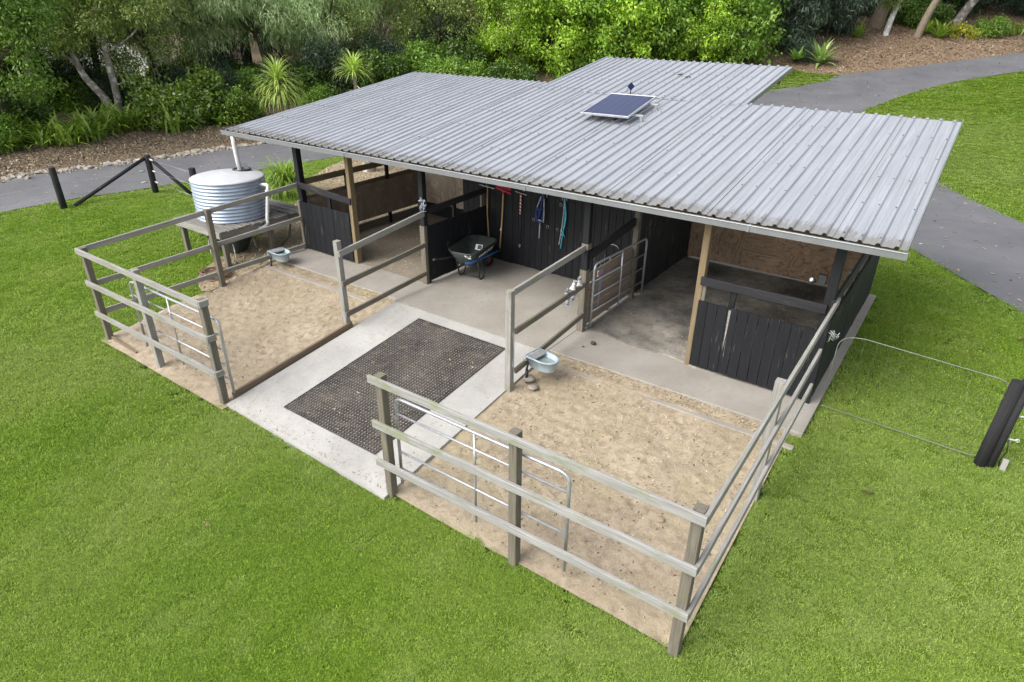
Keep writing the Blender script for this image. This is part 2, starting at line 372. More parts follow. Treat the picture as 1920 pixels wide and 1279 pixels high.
M['leaf_bush'] = leaf('deep_green_bush_leaves', (.025, .06, .008), (.06, .115, .012), (.15, .22, .02), .3)
M['leaf_gloss'] = leaf('glossy_yellow_green_bush_leaves', (.05, .10, .008), (.12, .20, .015), (.25, .33, .025), .3, .6, .35)
M['leaf_yellow'] = leaf('yellow_flowering_leaves', (.10, .13, .012), (.22, .22, .02), (.5, .42, .03), .3)
M['strap'] = leaf('strap_leaves', (.08, .15, .015), (.17, .26, .03), (.30, .37, .07), .3)
M['pony'] = leaf('pale_green_strappy_leaves', (.20, .29, .05), (.34, .43, .10), (.58, .63, .28), .35)
M['agave'] = leaf('variegated_agave_leaves', (.14, .24, .06), (.30, .42, .13), (.62, .64, .34), .25)
M['attenuata'] = leaf('bright_green_rosette_leaves', (.13, .26, .05), (.24, .40, .09), (.38, .52, .18), .25)
M['dry'] = leaf('dry_leaves', (.16, .10, .05), (.32, .23, .13), (.5, .42, .28), .1)
M['straw'] = leaf('straw_flecks', (.22, .17, .10), (.36, .30, .19), (.54, .47, .33), .1)
M['chip'] = leaf('wood_chips', (.10, .065, .04), (.24, .17, .105), (.46, .38, .27), 0)
def bark(name, a, b, pale=None):
    t = NT(name); n = t.noise(t.coord('g', (5, 22, 22)), 1, 6, .7); c = t.ramp(n, [(.3, a), (.7, b)])
    if pale:
        n2 = t.noise(t.coord('World'), 4, 5, .7); c = t.mix(t.ramp(n2, [(.5, 0), (.6, .85)]), c, pale)
    t.set(Base_Color=c, Roughness=.9); t.bump(n, .5, .03); return t.m
M['bark_pale'] = bark('mottled_pale_bark', (.10, .085, .065), (.26, .235, .20), (.50, .49, .46))
M['bark_dark'] = bark('dark_bark', (.022, .018, .014), (.07, .058, .046))
M['bark_brown'] = bark('brown_grey_bark', (.10, .078, .055), (.26, .21, .155))
M['bark_white'] = bark('white_bark', (.22, .21, .19), (.58, .57, .54), (.66, .66, .65))
M['rock'] = concrete('pale_edging_rock', (.17, .15, .12), (.33, .30, .26), (.13, .11, .085), 3)
M['twine'] = simple('white_blue_twine', (.30, .34, .40), .8, 0, .15, 60)
def solar():
    t = NT('blue_solar_cells'); co = t.coord('g'); s = t.n('SeparateXYZ'); t.l(co, s.inputs[0])
    def line(o, k, wd):
        f = t.math('FRACT', t.math('MULTIPLY', o, k)); return t.math('LESS_THAN', t.math('MINIMUM', f, t.math('SUBTRACT', 1, f)), wd)
    n = t.noise(t.coord('Object', (30, 30, 30)), 1, 2); c = t.ramp(n, [(.3, (.008, .013, .045)), (.7, (.014, .025, .08))])
    c = t.mix(t.math('MAXIMUM', line(s.outputs[0], 6, .013), line(s.outputs[1], 10, .013)), c, (.22, .24, .29))
    c = t.mix(t.math('MULTIPLY', line(s.outputs[0], 18, .02), .35), c, (.4, .42, .48))
    t.set(Base_Color=c, Roughness=.3); t.b.inputs['Specular IOR Level'].default_value = .07; return t.m
M['solar'] = solar()
M['house_wall'] = simple('white_rendered_wall', (.72, .71, .68), .8, 0, .04, 3)
M['tile'] = simple('terracotta_roof_tiles', (.36, .15, .09), .8, 0, .2, 8)
M['glass'] = simple('dark_window_glass', (.03, .035, .04), .08)
M['gravel'] = concrete('pale_gravel', (.36, .35, .32), (.48, .47, .44), (.3, .28, .25), 2)

# ------------------------------------------------------------ terrain
BA = np.array([-6.2, 28.2]); BB = np.array([5.0, 41.5])
def ss(a, b, x):
    t = np.clip((x-a)/(b-a), 0, 1); return t*t*(3-2*t)
def T(x, y):
    x = np.asarray(x, float); y = np.asarray(y, float)
    z = -.115*np.clip(-.9-y, 0, 60)
    u = np.clip(y-12, 0, 120); z = z+.11*(np.sqrt(u*u+4)-2)
    d = BB-BA; L = np.hypot(*d); n = np.array([-d[1], d[0]])/L
    dd = np.clip((x-BA[0])*n[0]+(y-BA[1])*n[1], 0, 40)
    z = z+.2*(np.sqrt(dd**2+1)-1)*ss(-30, -9, x)
    return z+.05*np.clip(-20.5-x, 0, 80)
def Tz(x, y): return float(T(x, y))
G0 = -.05       # ground sheet level relative to T
xs = np.unique(np.concatenate([np.linspace(-400, -70, 12), np.linspace(-70, -32, 20), np.arange(-32, 16, .5), np.linspace(16, 60, 12), np.linspace(60, 400, 10)]))
ys = np.unique(np.concatenate([np.linspace(-300, -20, 10), np.arange(-20, 52, .5), np.linspace(52, 120, 16), np.linspace(120, 500, 10)]))
def grid_sheet(name, xs, ys, dz, mat, kind='structure', zf=None):
    X, Y = np.meshgrid(xs, ys); Z = T(X, Y)+dz if zf is None else zf(X, Y)
    V = np.stack([X, Y, Z], -1).reshape(-1, 3); nx = len(xs)
    F = [(j*nx+i, j*nx+i+1, (j+1)*nx+i+1, (j+1)*nx+i) for j in range(len(ys)-1) for i in range(nx-1)]
    me = bpy.data.meshes.new(name); me.from_pydata(V.tolist(), [], F); me.materials.append(mat)
    me.polygons.foreach_set('use_smooth', [True]*len(F)); me.update()
    o = link(name, me); tag(o, kind=kind); return o
def ground_z(X, Y):
    inside = ss(-7.4, -6.9, X)*(1-ss(3.3, 3.6, X))*ss(-4.75, -4.3, Y)*(1-ss(7.3, 7.7, Y))
    return T(X, Y)+G0-.16*inside
grid_sheet('ground', xs, ys, G0, M['soil'], zf=ground_z)
def resample(P, n):
    P = np.array(P, float)
    # Catmull-Rom smoothing
    Q = np.vstack([2*P[0]-P[1], P, 2*P[-1]-P[-2]]); out = []
    for i in range(len(P)-1):
        p0, p1, p2, p3 = Q[i:i+4]
        for t in np.linspace(0, 1, n, endpoint=False):
            out.append(.5*((2*p1)+(-p0+p2)*t+(2*p0-5*p1+4*p2-p3)*t*t+(-p0+3*p1-3*p2+p3)*t**3))
    out.append(P[-1]); return np.array(out)
def strip(name, left, right, dz, mat, n=8, m=8, zf=None):
    A, B = resample(left, n), resample(right, n); V, F = [], []
    for a, b in zip(A, B):
        for k in range(m+1):
            q = a+(b-a)*k/m; V.append((q[0], q[1], (Tz(*q) if zf is None else zf(*q))+dz))
    for i in range(len(A)-1):
        for k in range(m): F.append((i*(m+1)+k, i*(m+1)+k+1, (i+1)*(m+1)+k+1, (i+1)*(m+1)+k))
    me = bpy.data.meshes.new(name); me.from_pydata(V, [], F); me.materials.append(mat); me.polygons.foreach_set('use_smooth', [True]*len(F))
    o = link(name, me); tag(o, kind='structure'); return np.vstack([A, B[::-1]])
main_L = [(13, -3), (9.5, 1.3), (6.2, 5.75), (3.9, 8.85), (1, 13), (-2.2, 18), (-4.3, 21.5), (-5.3, 24), (-5.3, 26.2), (-4.1, 28.2), (-2.9, 30.4), (-2.6, 32.3), (-1.4, 33.7), (.2, 35.4), (2.4, 38.3), (5.3, 41.9), (12, 50)]
main_R = [(16.5, -.5), (12.2, 4.6), (6.2, 12.8), (4.6, 14.8), (3.1, 17.1), (1.6, 20.3), (.45, 22.4), (.1, 23.6), (.15, 24.6), (.4, 25.6), (.9, 27.4), (1.6, 29.4), (2.1, 30.6), (3, 32.4), (4.2, 34.1), (5.6, 36), (14, 46)]
ROAD1 = strip('driveway', main_L, main_R, -.03, M['asphalt'])
ldn = [(-19.5, -14), (-17.6, -5), (-17.0, -2.7), (-15.9, -.4), (-15.45, 2.2), (-15.1, 4.8), (-14.7, 8), (-13.2, 11.6), (-10, 15), (-6, 17.6), (-1.5, 18.6)]
ldf = [(-23.5, -14), (-21.3, -5), (-20.5, -1.5), (-19.8, 1.4), (-19.45, 4.2), (-19.2, 7), (-18.4, 10.5), (-16, 15.2), (-12.2, 18.8), (-8, 21.6), (-3.6, 22.6)]
ROAD2 = strip('driveway', ldf, ldn, -.026, M['asphalt'])
litf = [(-23.45, -14), (-21.25, -5), (-20.45, -1.5), (-19.75, 1.4), (-19.4, 4.2), (-19.15, 7), (-18.35, 10.5), (-15.95, 15.2), (-12.15, 18.8), (-8.0, 21.6), (-6.0, 24.5), (-5.8, 26.5)]
lito = [(-60, -20), (-60, -8), (-60, 0), (-60, 8), (-58, 16), (-56, 24), (-54, 32), (-48, 40), (-40, 46), (-30, 52), (-22, 56), (-14.5, 58)]
MUL1 = strip('mulch_bed', lito, litf, -.035, M['mulch'], m=24)
bi = [(-5.9, 26.6), (-5.9, 29), (-5.4, 31.7), (-3.9, 32.0), (-2.5, 32.4), (-1.3, 33.7), (.25, 35.4), (2.45, 38.3), (5.35, 41.9), (12, 50)]
bo = [(-14.3, 58), (-13.5, 58.5), (-13, 59), (-12, 60), (-10, 62), (-8, 63), (-5, 65), (-1, 67), (4, 70), (14, 76)]
MUL2 = strip('mulch_bank', bo, bi, -.03, M['bank'], m=24)
lb_o = [(-7.3, -2.6), (-7.75, -2.4), (-8.3, -1.85), (-9.1, .3), (-11.4, 3.2), (-13.1, 5.0), (-14.2, 7.6), (-13.6, 10), (-11, 12.5)]
lb_i = [(-7.15, -2.5), (-7.15, -2), (-7.15, -1), (-7.15, .5), (-7.15, 2.5), (-7.15, 4), (-7.15, 6), (-6.6, 8), (-6, 9.5)]
LIT = strip('litter_bed', lb_o, lb_i, -.026, M['litter'])
strip('pale_forecourt', [(-75, 4), (-74, 14), (-72, 24)], [(-44, -4), (-42, 6), (-39, 15)], .03, M['gravel'], zf=lambda x, y: Tz(x, y))

# ---- stable layout constants
X0, X1, X2, X3 = -7.14, -3.57, 0.0, 3.70
YF, YM = -4.52, -2.05
XB, XF, YH, YD, XM, XD = 1.85, -5.40, -2.22, -2.24, 1.95, -5.57
YB, YBL, YT = 4.70, 3.75, 2.0
def struct(name, mb, mat):
    o = mb.build(name, mat); tag(o, kind='structure'); return o
mb = MB()
mb.box((-1.72, 2.0, -.1), (11.2, 5.74, .2), ch=.01); struct('concrete_apron', mb, M['conc_apron'])
mb = MB(); mb.box((-1.72, 6.3, -.105), (5.2, 2.85, .2)); struct('rear_slab', mb, M['conc_floor'])
# bay floor (grooved joint to the path) and stall floors as thin sheets on the slab
def flat(name, pts, z, mat, n=14):
    m_ = MB(); P = np.array(pts, float); A = resample(P[:2], n); B = resample([P[3], P[2]], n)
    for i in range(len(A)-1): m_.poly([(*A[i], z), (*A[i+1], z), (*B[i+1], z), (*B[i], z)])
    return struct(name, m_, mat)
mb = MB(); mb.box((-1.78, .50, .002), (3.44, 2.92, .012), ch=.003); struct('bay_floor', mb, M['conc_floor'])
mb = MB()
e = [(.05 + i*(3.6/14), .06+.07*math.sin(i*1.3)+.05*math.sin(i*.5+1)) for i in range(15)]
for i in range(14):
    a, b = e[i], e[i+1]
    z = .022
    mb.poly([(a[0], a[1], z), (b[0], b[1], z), (b[0], 4.70, z), (a[0], 4.70, z)])
    mb.poly([(a[0], a[1]-.004, .0), (b[0], b[1]-.004, .0), (b[0], b[1], z), (a[0], a[1], z)])
struct('stall_floor', mb, M['rubber_floor'])
mb = MB(); mb.poly([(X0+.05, .05, .006), (X1-.06, .05, .006), (X1-.06, YBL, .006), (X0+.05, YBL, .006)]); struct('stall_floor', mb, M['sand_floor'])
# concrete path sloping to the lawn, kerb strips, sand yards
strip('concrete_path', [(-3.44, -.90), (-3.44, -1.7), (-3.44, -3), (-3.44, -4.56)], [(-.02, -.90), (-.02, -1.7), (-.02, -3), (-.02, -4.64)], .0, M['conc_path'], m=14)
mb = MB(); PE = [(-3.44, -.95), (-3.44, -1.7), (-3.44, -3), (-3.44, -4.56), (-.02, -4.64), (-.02, -3), (-.02, -1.7), (-.02, -.95)]
for a, b in zip(PE[:-1], PE[1:]): mb.poly([(*a, Tz(*a)-.12), (*b, Tz(*b)-.12), (*b, Tz(*b)-.001), (*a, Tz(*a)-.001)])
struct('concrete_path', mb, M['conc_path'])
for (a, b) in ((X0+.02, X1), (X2+.02, X3+.15)):
    mb = MB(); mb.bar((a, -1.16, -.115), (b, -1.16, -.115), .10, .12, ch=.008); struct('concrete_kerb', mb, M['conc_apron'])
DENTS = [(rng.uniform(X0, X1), rng.uniform(YF, -1.3), rng.uniform(.045, .085), rng.uniform(.006, .017)) for _ in range(240)]+[(rng.uniform(X2, X3), rng.uniform(YF, -1.3), rng.uniform(.045, .085), rng.uniform(.006, .017)) for _ in range(260)]
def sand_z(X, Y):
    X = np.asarray(X, float); Y = np.asarray(Y, float)
    z = T(X, Y)-.03
    for k, (fx, fy, a) in enumerate([(1.3, .9, .014), (2.9, 3.3, .010), (6.1, 5.2, .006), (9.7, 11.3, .004)]):
        z = z+a*np.sin(X*fx+k)*np.cos(Y*fy+2*k)
    for (cx_, cy_, r_, d_) in DENTS: q_ = ((X-cx_)**2+(Y-cy_)**2)/r_**2; z = z-d_*np.exp(-q_)+.45*d_*np.exp(-(np.sqrt(q_)-1.5)**2*4)
    return z
grid_sheet('sand_yard', np.linspace(X0-.12, X1+.14, 130), np.linspace(YF-.14, -.86, 120), 0, M['sand'], zf=sand_z)
grid_sheet('sand_yard', np.linspace(X2-.06, X3+.03, 130), np.linspace(YF+.0, -.86, 120), 0, M['sand'], zf=sand_z)
mb = MB(); mb.bar((X1+.06, YF+.12, -.39), (X1+.06, YM+.06, -.105), .05, .13); o = struct('timber_edging', mb, M['brown_wood'])
mb = MB(); mb.bar((X0+.02, YF+.02, -.44), (X0+1.0, YF-.02, -.455), .05, .09); struct('timber_edging', mb, M['brown_wood'])

# ============================================================ the stable
ST = thing('stable', (-1.7, 0, 0), 'open fronted black timber horse stable under a ribbed grey metal roof', 'stable')
SR = (-1.7, 0, 0)
RS = .17
def roof_z(y): return 2.475+RS*(y+.34)
def fan(x, y):
    k = max(0, (-3-x)/6); return x+.75*k*(y+.34)/5.4
def part(name, mb, mat, parent=None, label=None):
    o = mb.build(name, mat, parent or ST, SR)
    if label: o['label'] = label
    return o
# -- roof sheets: four ribs per sheet, each sheet an object of its own
RIB = .198
def rib_profile(x0, n, width=None):
    P = [(x0, 0)]
    for i in range(n):
        c = x0+RIB*(i+.5)
        P += [(c-.034, 0), (c-.015, .03), (c+.015, .03), (c+.034, 0)]
        if i < n-1: P += [(c+.034+.045, .0), (c+.034+.05, .003), (c+.034+.08, .003), (c+.034+.085, 0)]
    P.append((x0+RIB*n, 0)); return P
def roof_sheet(x0, n, ya, yb, lift=0):
    m_ = MB(); P = rib_profile(x0, n); V = []
    ysg = [ya, (ya+yb)/2, yb]
    jit = random.uniform(-.006, .006)
    for y in ysg:
        for (x, h) in P: V.append((fan(x, y), y+(jit if y != ysg[1] else 0), roof_z(y)+h+lift))
    k = len(P); F = []
    for j in range(2):
        for i in range(k-1): F.append((j*k+i, j*k+i+1, (j+1)*k+i+1, (j+1)*k+i))
    m_.add(V, F, None, False)
    # 1 mm thick return at the eave
    return part('roof_sheet', m_, M['roof'])
XR = 4.38; ns = 17; xl = XR-ns*4*RIB            # left edge
def yback(x): return 5.02 if x < -3.9 else (4.64 if x > .3 else 4.85)
for i in range(ns):
    x0 = xl+i*4*RIB
    roof_sheet(x0, 4, -.34, yback(x0+.4), .008*(i % 2))
XE = xl+25*RIB
for i in range(5): roof_sheet(XE+i*5*RIB, 5, 4.5, 7.6, .008+.004*(i % 2))
sc = MB()
for i in range(ns*4):
    x = xl+RIB*(i+.5)
    for y in (-.2, .75, 1.7, 2.65, 3.6, 4.5):
        c = Vector((fan(x, y)+random.uniform(-.004, .004), y+random.uniform(-.02, .02), roof_z(y)+.032))
        sc.add([c+Vector((a, b, 0)) for a, b in ((-.011, -.011), (.011, -.011), (.011, .011), (-.011, .011))]+[c+Vector((0, 0, .012))], [(0, 1, 4), (1, 2, 4), (2, 3, 4), (3, 0, 4)])
for i in range(24):
    x = XE+RIB*(i+.5)
    for y in (4.6, 5.5, 6.4, 7.4):
        c = Vector((fan(x, y), y, roof_z(y)+.045))
        sc.add([c+Vector((a, b, 0)) for a, b in ((-.011, -.011), (.011, -.011), (.011, .011), (-.011, .011))]+[c+Vector((0, 0, .012))], [(0, 1, 4), (1, 2, 4), (2, 3, 4), (3, 0, 4)])
tag(part('roof_screws', sc, M['dark_steel']), kind='stuff')
# barge trims left and right of the roof
m_ = MB(); m_.bar((XR+.012, -.36, roof_z(-.36)-.02), (XR+.012, 4.74, roof_z(4.74)-.02), .012, .09, ch=.002); part('barge_trim', m_, M['gutter'])
m_ = MB(); m_.bar((.832, 4.72, roof_z(4.72)-.03), (.832, 7.62, roof_z(7.62)-.03), .012, .09, ch=.002); part('barge_trim', m_, M['gutter'])
m_ = MB(); m_.bar((fan(xl, -.34)-.012, -.34, roof_z(-.34)-.02), (fan(xl, 5.0)-.012, 5.0, roof_z(5.0)-.02), .012, .07, ch=.002); part('barge_trim', m_, M['gutter'])
# -- gutter: open trough with a rolled front bead and end caps
gl, gr = xl-.06, XR+.03; gm = MB()
prof = [(-.335, 2.455), (-.335, 2.382), (-.425, 2.382), (-.432, 2.458), (-.441, 2.466), (-.436, 2.474), (-.424, 2.47), (-.42, 2.455), (-.414, 2.394), (-.345, 2.394), (-.345, 2.455)]
def prism_x(m_, prof, xa, xb):
    n = len(prof); V = [(xa, *p) for p in prof]+[(xb, *p) for p in prof]
    F = [(i, (i+1) % n, (i+1) % n+n, i+n) for i in range(n)]
    m_.add(V, F)
prism_x(gm, prof, gl, gr)
for x in (gl, gr): gm.box((x, -.383, 2.424), (.006, .105, .085), ch=.001)
gut = part('gutter', gm, M['gutter'])
for x in (-5.1, -.9, 2.6):
    jm = MB(); jm.box((x, -.383, 2.423), (.03, .108, .088), ch=.001); part('gutter_joiner', jm, M['gutter'], gut)
dp = MB(); dp.tube([(-8.78, -.385, 2.37), (-8.78, -.385, 2.2), (-8.79, -.37, 1.9), (-8.80, -.34, 1.53)], .05, 12); part('downpipe', dp, M['pvc'], gut)
# -- roof frame
for y in (0.0, 1.95, 3.75, 4.66):
    m_ = MB(); m_.bar((fan(xl, y)+.12, y+.08, roof_z(y+.08)-.19), (XR-.1, y+.08, roof_z(y+.08)-.19), .05, .19); part('roof_beam', m_, M['brown_wood'])
m_ = MB(); m_.bar((-3.9, 7.3, roof_z(7.3)-.19), (.7, 7.3, roof_z(7.3)-.19), .05, .19); part('roof_beam', m_, M['brown_wood'])
for x in (-8.4, -7.15, -5.4, -3.6, -1.8, 0, 1.9, 3.7):
    m_ = MB(); ye = 4.8
    m_.bar((x+.06, -.3, roof_z(-.3)-.055), (fan(x+.06, ye), ye, roof_z(ye)-.055), .045, .07); part('rafter', m_, M['brown_wood'])
for x in (-3.5, -1.4, .6):
    m_ = MB(); m_.bar((x, 4.8, roof_z(4.8)-.055), (x, 7.5, roof_z(7.5)-.055), .045, .07); part('rafter', m_, M['brown_wood'])
# -- posts
def spost(x, y, zt, mat, w_=.115, d_=.115, z0=0.0, label=None):
    m_ = MB(); m_.box((x, y, (z0+zt)/2), (w_, d_, zt-z0), ch=.006); return part('post', m_, M[mat], label=label)
spost(X0-.06, .06, roof_z(.06)-.1, 'black_wood', .13, .13)
spost(XD+.02, .05, roof_z(0)-.1, 'gold_wood', .10, .13, label='yellow brown unpainted timber post')
spost(XM, .05, roof_z(0)-.1, 'gold_wood', .10, .12, label='yellow brown unpainted timber post beside the right stall opening')
spost(X3-.02, .07, roof_z(0)-.1, 'black_wood', .12, .13)
for x, zc in ((X1, 1.2), (X2, 1.12)):
    spost(x, .06, zc, 'post_wood', .12, .12, label='bare lower half of a post')
    spost(x+.005, .063, roof_z(0)-.1, 'black_wood', .11, .11, z0=zc, label='black painted upper half of a post')
m_ = MB(); m_.box((X2+.004, .06, 1.52), (.118, .118, .10), ch=.003); part('post_band', m_, M['post_wood'])
for x, y in ((X0-.06, YBL+.05), (X1-.55, YBL+.06), (0, YB+.06), (X3-.02, YB+.06), (-3.4, 6.4), (-.7, 6.4), (-3.6, 4.8)): spost(x, y, roof_z(y)-.2, 'black_wood')
# -- board walls: every board an object
def board_wall(name, a, b, zb, zt, mat, nb, thick=.022, cap=None, label=None, gap=.006, topslope=None):
    """vertical boards side by side from a to b (xy)"""
    a, b = Vector((*a, 0)), Vector((*b, 0)); L = (b-a).length; d = (b-a)/L; nrm = Vector((-d.y, d.x, 0))
    wl = MB()     # the rail behind that carries the boards is the wall's own mesh
    wl.bar(a+nrm*.035+Vector((0, 0, zt-.14)), b+nrm*.035+Vector((0, 0, zt-.14)), .04, .08)
    wall = part(name, wl, M['black_wood'], label=label)
    wl = MB(); wl.bar(a+nrm*.035+Vector((0, 0, zb+.18)), b+nrm*.035+Vector((0, 0, zb+.18)), .04, .08); wl.build('back_rail', M['black_wood'], wall, SR)
    bw = L/nb
    for i in range(nb):
        s0, s1 = a+d*(bw*i+gap/2), a+d*(bw*(i+1)-gap/2); c = (s0+s1)/2+nrm*random.uniform(-.003, .003)
        zt_ = zt+random.uniform(-.006, .004)
        m_ = MB(); m_.bar(c+Vector((0, 0, zb+random.uniform(0, .012))), c+Vector((0, 0, zt_)), bw-gap, thick, up=nrm, ch=.003)
        o = m_.build('board', M[mat], wall, SR)
    return wall
board_wall('tool_wall', (-4.18, YT), (X2, YT), .02, 2.78, 'black_wood', 28)
board_wall('stall_side_wall', (X2+.03, YT+.02), (X2+.03, YB), .03, 2.74, 'scuffed_black', 18)
m_ = MB(); m_.bar((-4.15, YT+.05, 1.45), (-4.15, YBL, 1.45), .03, 2.8); part('stall_partition', m_, M['ply_d'])
# left stall: half wall with rail
hw = board_wall('half_wall', (-7.18, -.03), (XD-.03, -.03), .03, 1.10, 'black_wood', 9)
m_ = MB(); m_.box((-7.22, -.035, .56), (.07, .06, 1.12)); m_.build('end_post', M['post_wood'], hw, SR)
m_ = MB(); m_.bar((-7.28, -.02, 1.47), (XD+.06, -.02, 1.36), .045, .13); part('top_rail', m_, M['black_rail'])
m_ = MB(); m_.box((-6.25, 0.02, 1.22), (.09, .045, .34)); part('stub_post', m_, M['black_wood'])
# right stall half wall
hw = board_wall('half_wall', (XM+.03, -.03), (X3+.06, -.03), .04, 1.12, 'black_wood', 12)
m_ = MB(); m_.bar((XM+.02, -.02, 1.425), (X3-.02, -.02, 1.425), .045, .125); part('top_rail', m_, M['black_rail'])
m_ = MB(); m_.box((2.45, .02, 1.22), (.085, .045, .36)); part('stub_post', m_, M['black_wood'])
m_ = MB(); m_.box((2.03, .02, 1.22), (.05, .045, .36)); part('stub_post', m_, M['post_wood'])
m_ = MB(); m_.add([(2.44, -.043, 1.08), (2.475, -.043, 1.09), (2.468, -.043, .75), (2.45, -.043, .42)], [(0, 3, 2, 1)]); part('peeled_paint', m_, M['grey_wood'])
# left bay partition (K) with rail
pw = board_wall('half_wall', (X1+.05, .13), (X1+.05, YT-.03), .05, 1.19, 'black_wood', 12)
m_ = MB(); m_.box((X1+.045, .10, .62), (.06, .05, 1.2)); m_.build('end_post', M['black_wood'], pw, SR)
m_ = MB(); m_.bar((X1+.05, .0, 1.475), (X1+.05, YT-.02, 1.52), .045, .12); part('top_rail', m_, M['black_rail'])
for y in (.95, 1.86):
    m_ = MB(); m_.box((X1+.02, y, 1.3), (.045, .09, .4)); part('stub_post', m_, M['post_wood' if y > 1.5 else 'black_wood'])
# right bay partition (L): brown horizontal planks, dark top rail, brown inner post
lw = MB(); lw.box((X2+.02, .95, .55), (.03, .07, 1.05)); bw_ = part('plank_wall', lw, M['post_wood'])
for z, h in ((.265, .31), (.585, .31), (.90, .30)):
    m_ = MB(); m_.bar((X2+.05, .13, z), (X2+.05, 1.72, z+.005), .03, h-.008); m_.build('plank', M['old_board'], bw_, SR)
m_ = MB(); m_.poly([(X2+.068, .42, 1.0), (X2+.068, .60, 1.02), (X2+.068, .56, .70), (X2+.068, .52, .35), (X2+.068, .47, .32), (X2+.068, .46, .72)]); m_.build('paint_splash', M['mauve'], bw_, SR)
m_ = MB(); m_.bar((X2+.05, .10, 1.36), (X2+.05, 1.90, 1.55), .05, .15); part('top_rail', m_, M['black_rail'])
spost(X2+.085, 1.78, 1.72, 'post_wood', .10, .10, z0=.02)
m_ = MB(); m_.bar((X2+.05, .1, .045), (X2+.05, 1.9, .045), .06, .05); part('sill', m_, M['grey_wood'])
# right stall: plywood back, boarded right wall with rail and gap
def panel(x0, x1, y, z0, z1, mat, dx=0):
    m_ = MB(); m_.box(((x0+x1)/2, y, (z0+z1)/2), (x1-x0-.005, .016, z1-z0), ch=.002); return part('plywood_panel', m_, M[mat])
panel(.05, 1.22, YB, .06, 2.5, 'ply_b'); panel(1.22, 3.62, YB-.004, .05, 1.27, 'ply_a'); panel(1.22, 3.62, YB-.002, 1.275, 2.5, 'ply_a')
m_ = MB(); m_.bar((.0, YB+.035, 2.75), (3.7, YB+.035, 2.75), .02, .9); part('rear_wall', m_, M['black_wood'])
m_ = MB(); m_.bar((.0, YB+.035, 1.25), (3.7, YB+.035, 1.25), .02, 2.1); part('rear_wall', m_, M['black_wood'])
board_wall('side_wall', (X3+.05, .0), (X3+.05, YB+.05), .02, 1.24, 'black_wood', 30)
m_ = MB(); m_.bar((X3+.035, .0, 1.50), (X3+.035, YB, 1.54), .045, .13); part('top_rail', m_, M['black_rail'])
m_ = MB(); m_.bar((X3-.03, .1, 1.22), (X3-.03, YB, 1.25), .045, .09); part('mid_rail', m_, M['grey_wood'])
for y in (1.2, 2.4, 3.6):
    m_ = MB(); m_.box((X3-.0, y, 1.35), (.045, .09, .5)); part('stub_post', m_, M['post_wood'])
m_ = MB(); m_.box((X3+.02, -.02, .6), (.10, .07, 1.2)); part('end_post', m_, M['black_wood'])
# left stall: plywood lining, rails, gap at the floor
for y0, y1, mt in ((.12, 2.4, 'ply_d'), (2.4, YBL, 'ply_d')):
    m_ = MB(); m_.box((X0+.01, (y0+y1)/2, .70), (.016, y1-y0-.004, .80+.05), ch=.002); part('plywood_panel', m_, M[mt])
m_ = MB(); m_.bar((X0-.05, .1, 1.50), (X0-.05, YBL, 1.53), .045, .13); part('top_rail', m_, M['brown_wood'])
m_ = MB(); m_.bar((X0-.05, .1, 1.13), (X0-.05, YBL, 1.16), .045, .12); part('mid_rail', m_, M['brown_wood'])
for y in (1.3, 2.6):
    m_ = MB(); m_.box((X0-.01, y, .75), (.05, .10, 1.5)); part('stub_post', m_, M['black_wood'])
m_ = MB(); m_.bar((X0-.02, .1, .10), (X0-.02, YBL, .10), .045, .2); part('kick_board', m_, M['post_wood'])
panel(X0+.0, -5.9, YBL, .34, 2.75, 'ply_c'); panel(-5.9, -4.14, YBL+.003, .34, 2.75, 'ply_c')
m_ = MB(); m_.bar((X0, YBL+.03, .17), (-4.14, YBL+.03, .17), .03, .33); part('kick_board', m_, M['black_wood'])

# ============================================================ fences
def fence(name, label, root, posts, rails, group='weathered post and rail yard fences'):
    t = thing(name, root, label, 'fence', group)
    for (x, y, z0, z1, mat) in posts:
        m_ = MB(); m_.box((x, y, (z0+z1)/2), (.10, .10, z1-z0), ch=.006, rx=random.uniform(-.006, .006)); m_.build('post', M[mat], t, root)
    for (a, b, h, mat) in rails:
        m_ = MB(); m_.bar(a, b, .04, h*.84, ch=.005); m_.build('rail', M[mat], t, root)
    return t
zt = lambda y: 1.27 if y < -4 else (1.45 if y < -1 else 1.5)
def ry(z0, dz, y): return z0
yo = YF-.07
# right yard: front run of three rails and the side run up to the stall wall
P = [(X2+.0, YF, -.6, 1.27, 'post_wood'), (XB, YF, -.6, 1.285, 'post_wood'), (X3, YF, -.62, 1.30, 'post_wood'), (X3, YD, -.4, 1.41, 'grey_wood')]
Rl = []
for (za, zb, mt) in ((1.205, 1.24, 'moss_wood'), (.60, .68, 'moss_wood'), (.05, .12, 'moss_wood')): Rl.append(((-.13, yo, za), (X3+.085, yo, zb), .115, mt))
for (za, zb, ye) in ((1.24, 1.49, .22), (.68, .94, -.30), (.12, .41, -.30)): Rl.append(((X3+.07, yo+.025, za), (X3+.07, ye, zb), .115, 'grey_wood'))
fence('yard_fence', 'grey post and rail fence with green mossy front rails around the right sand yard', (X2, YF, -.45), P, Rl)
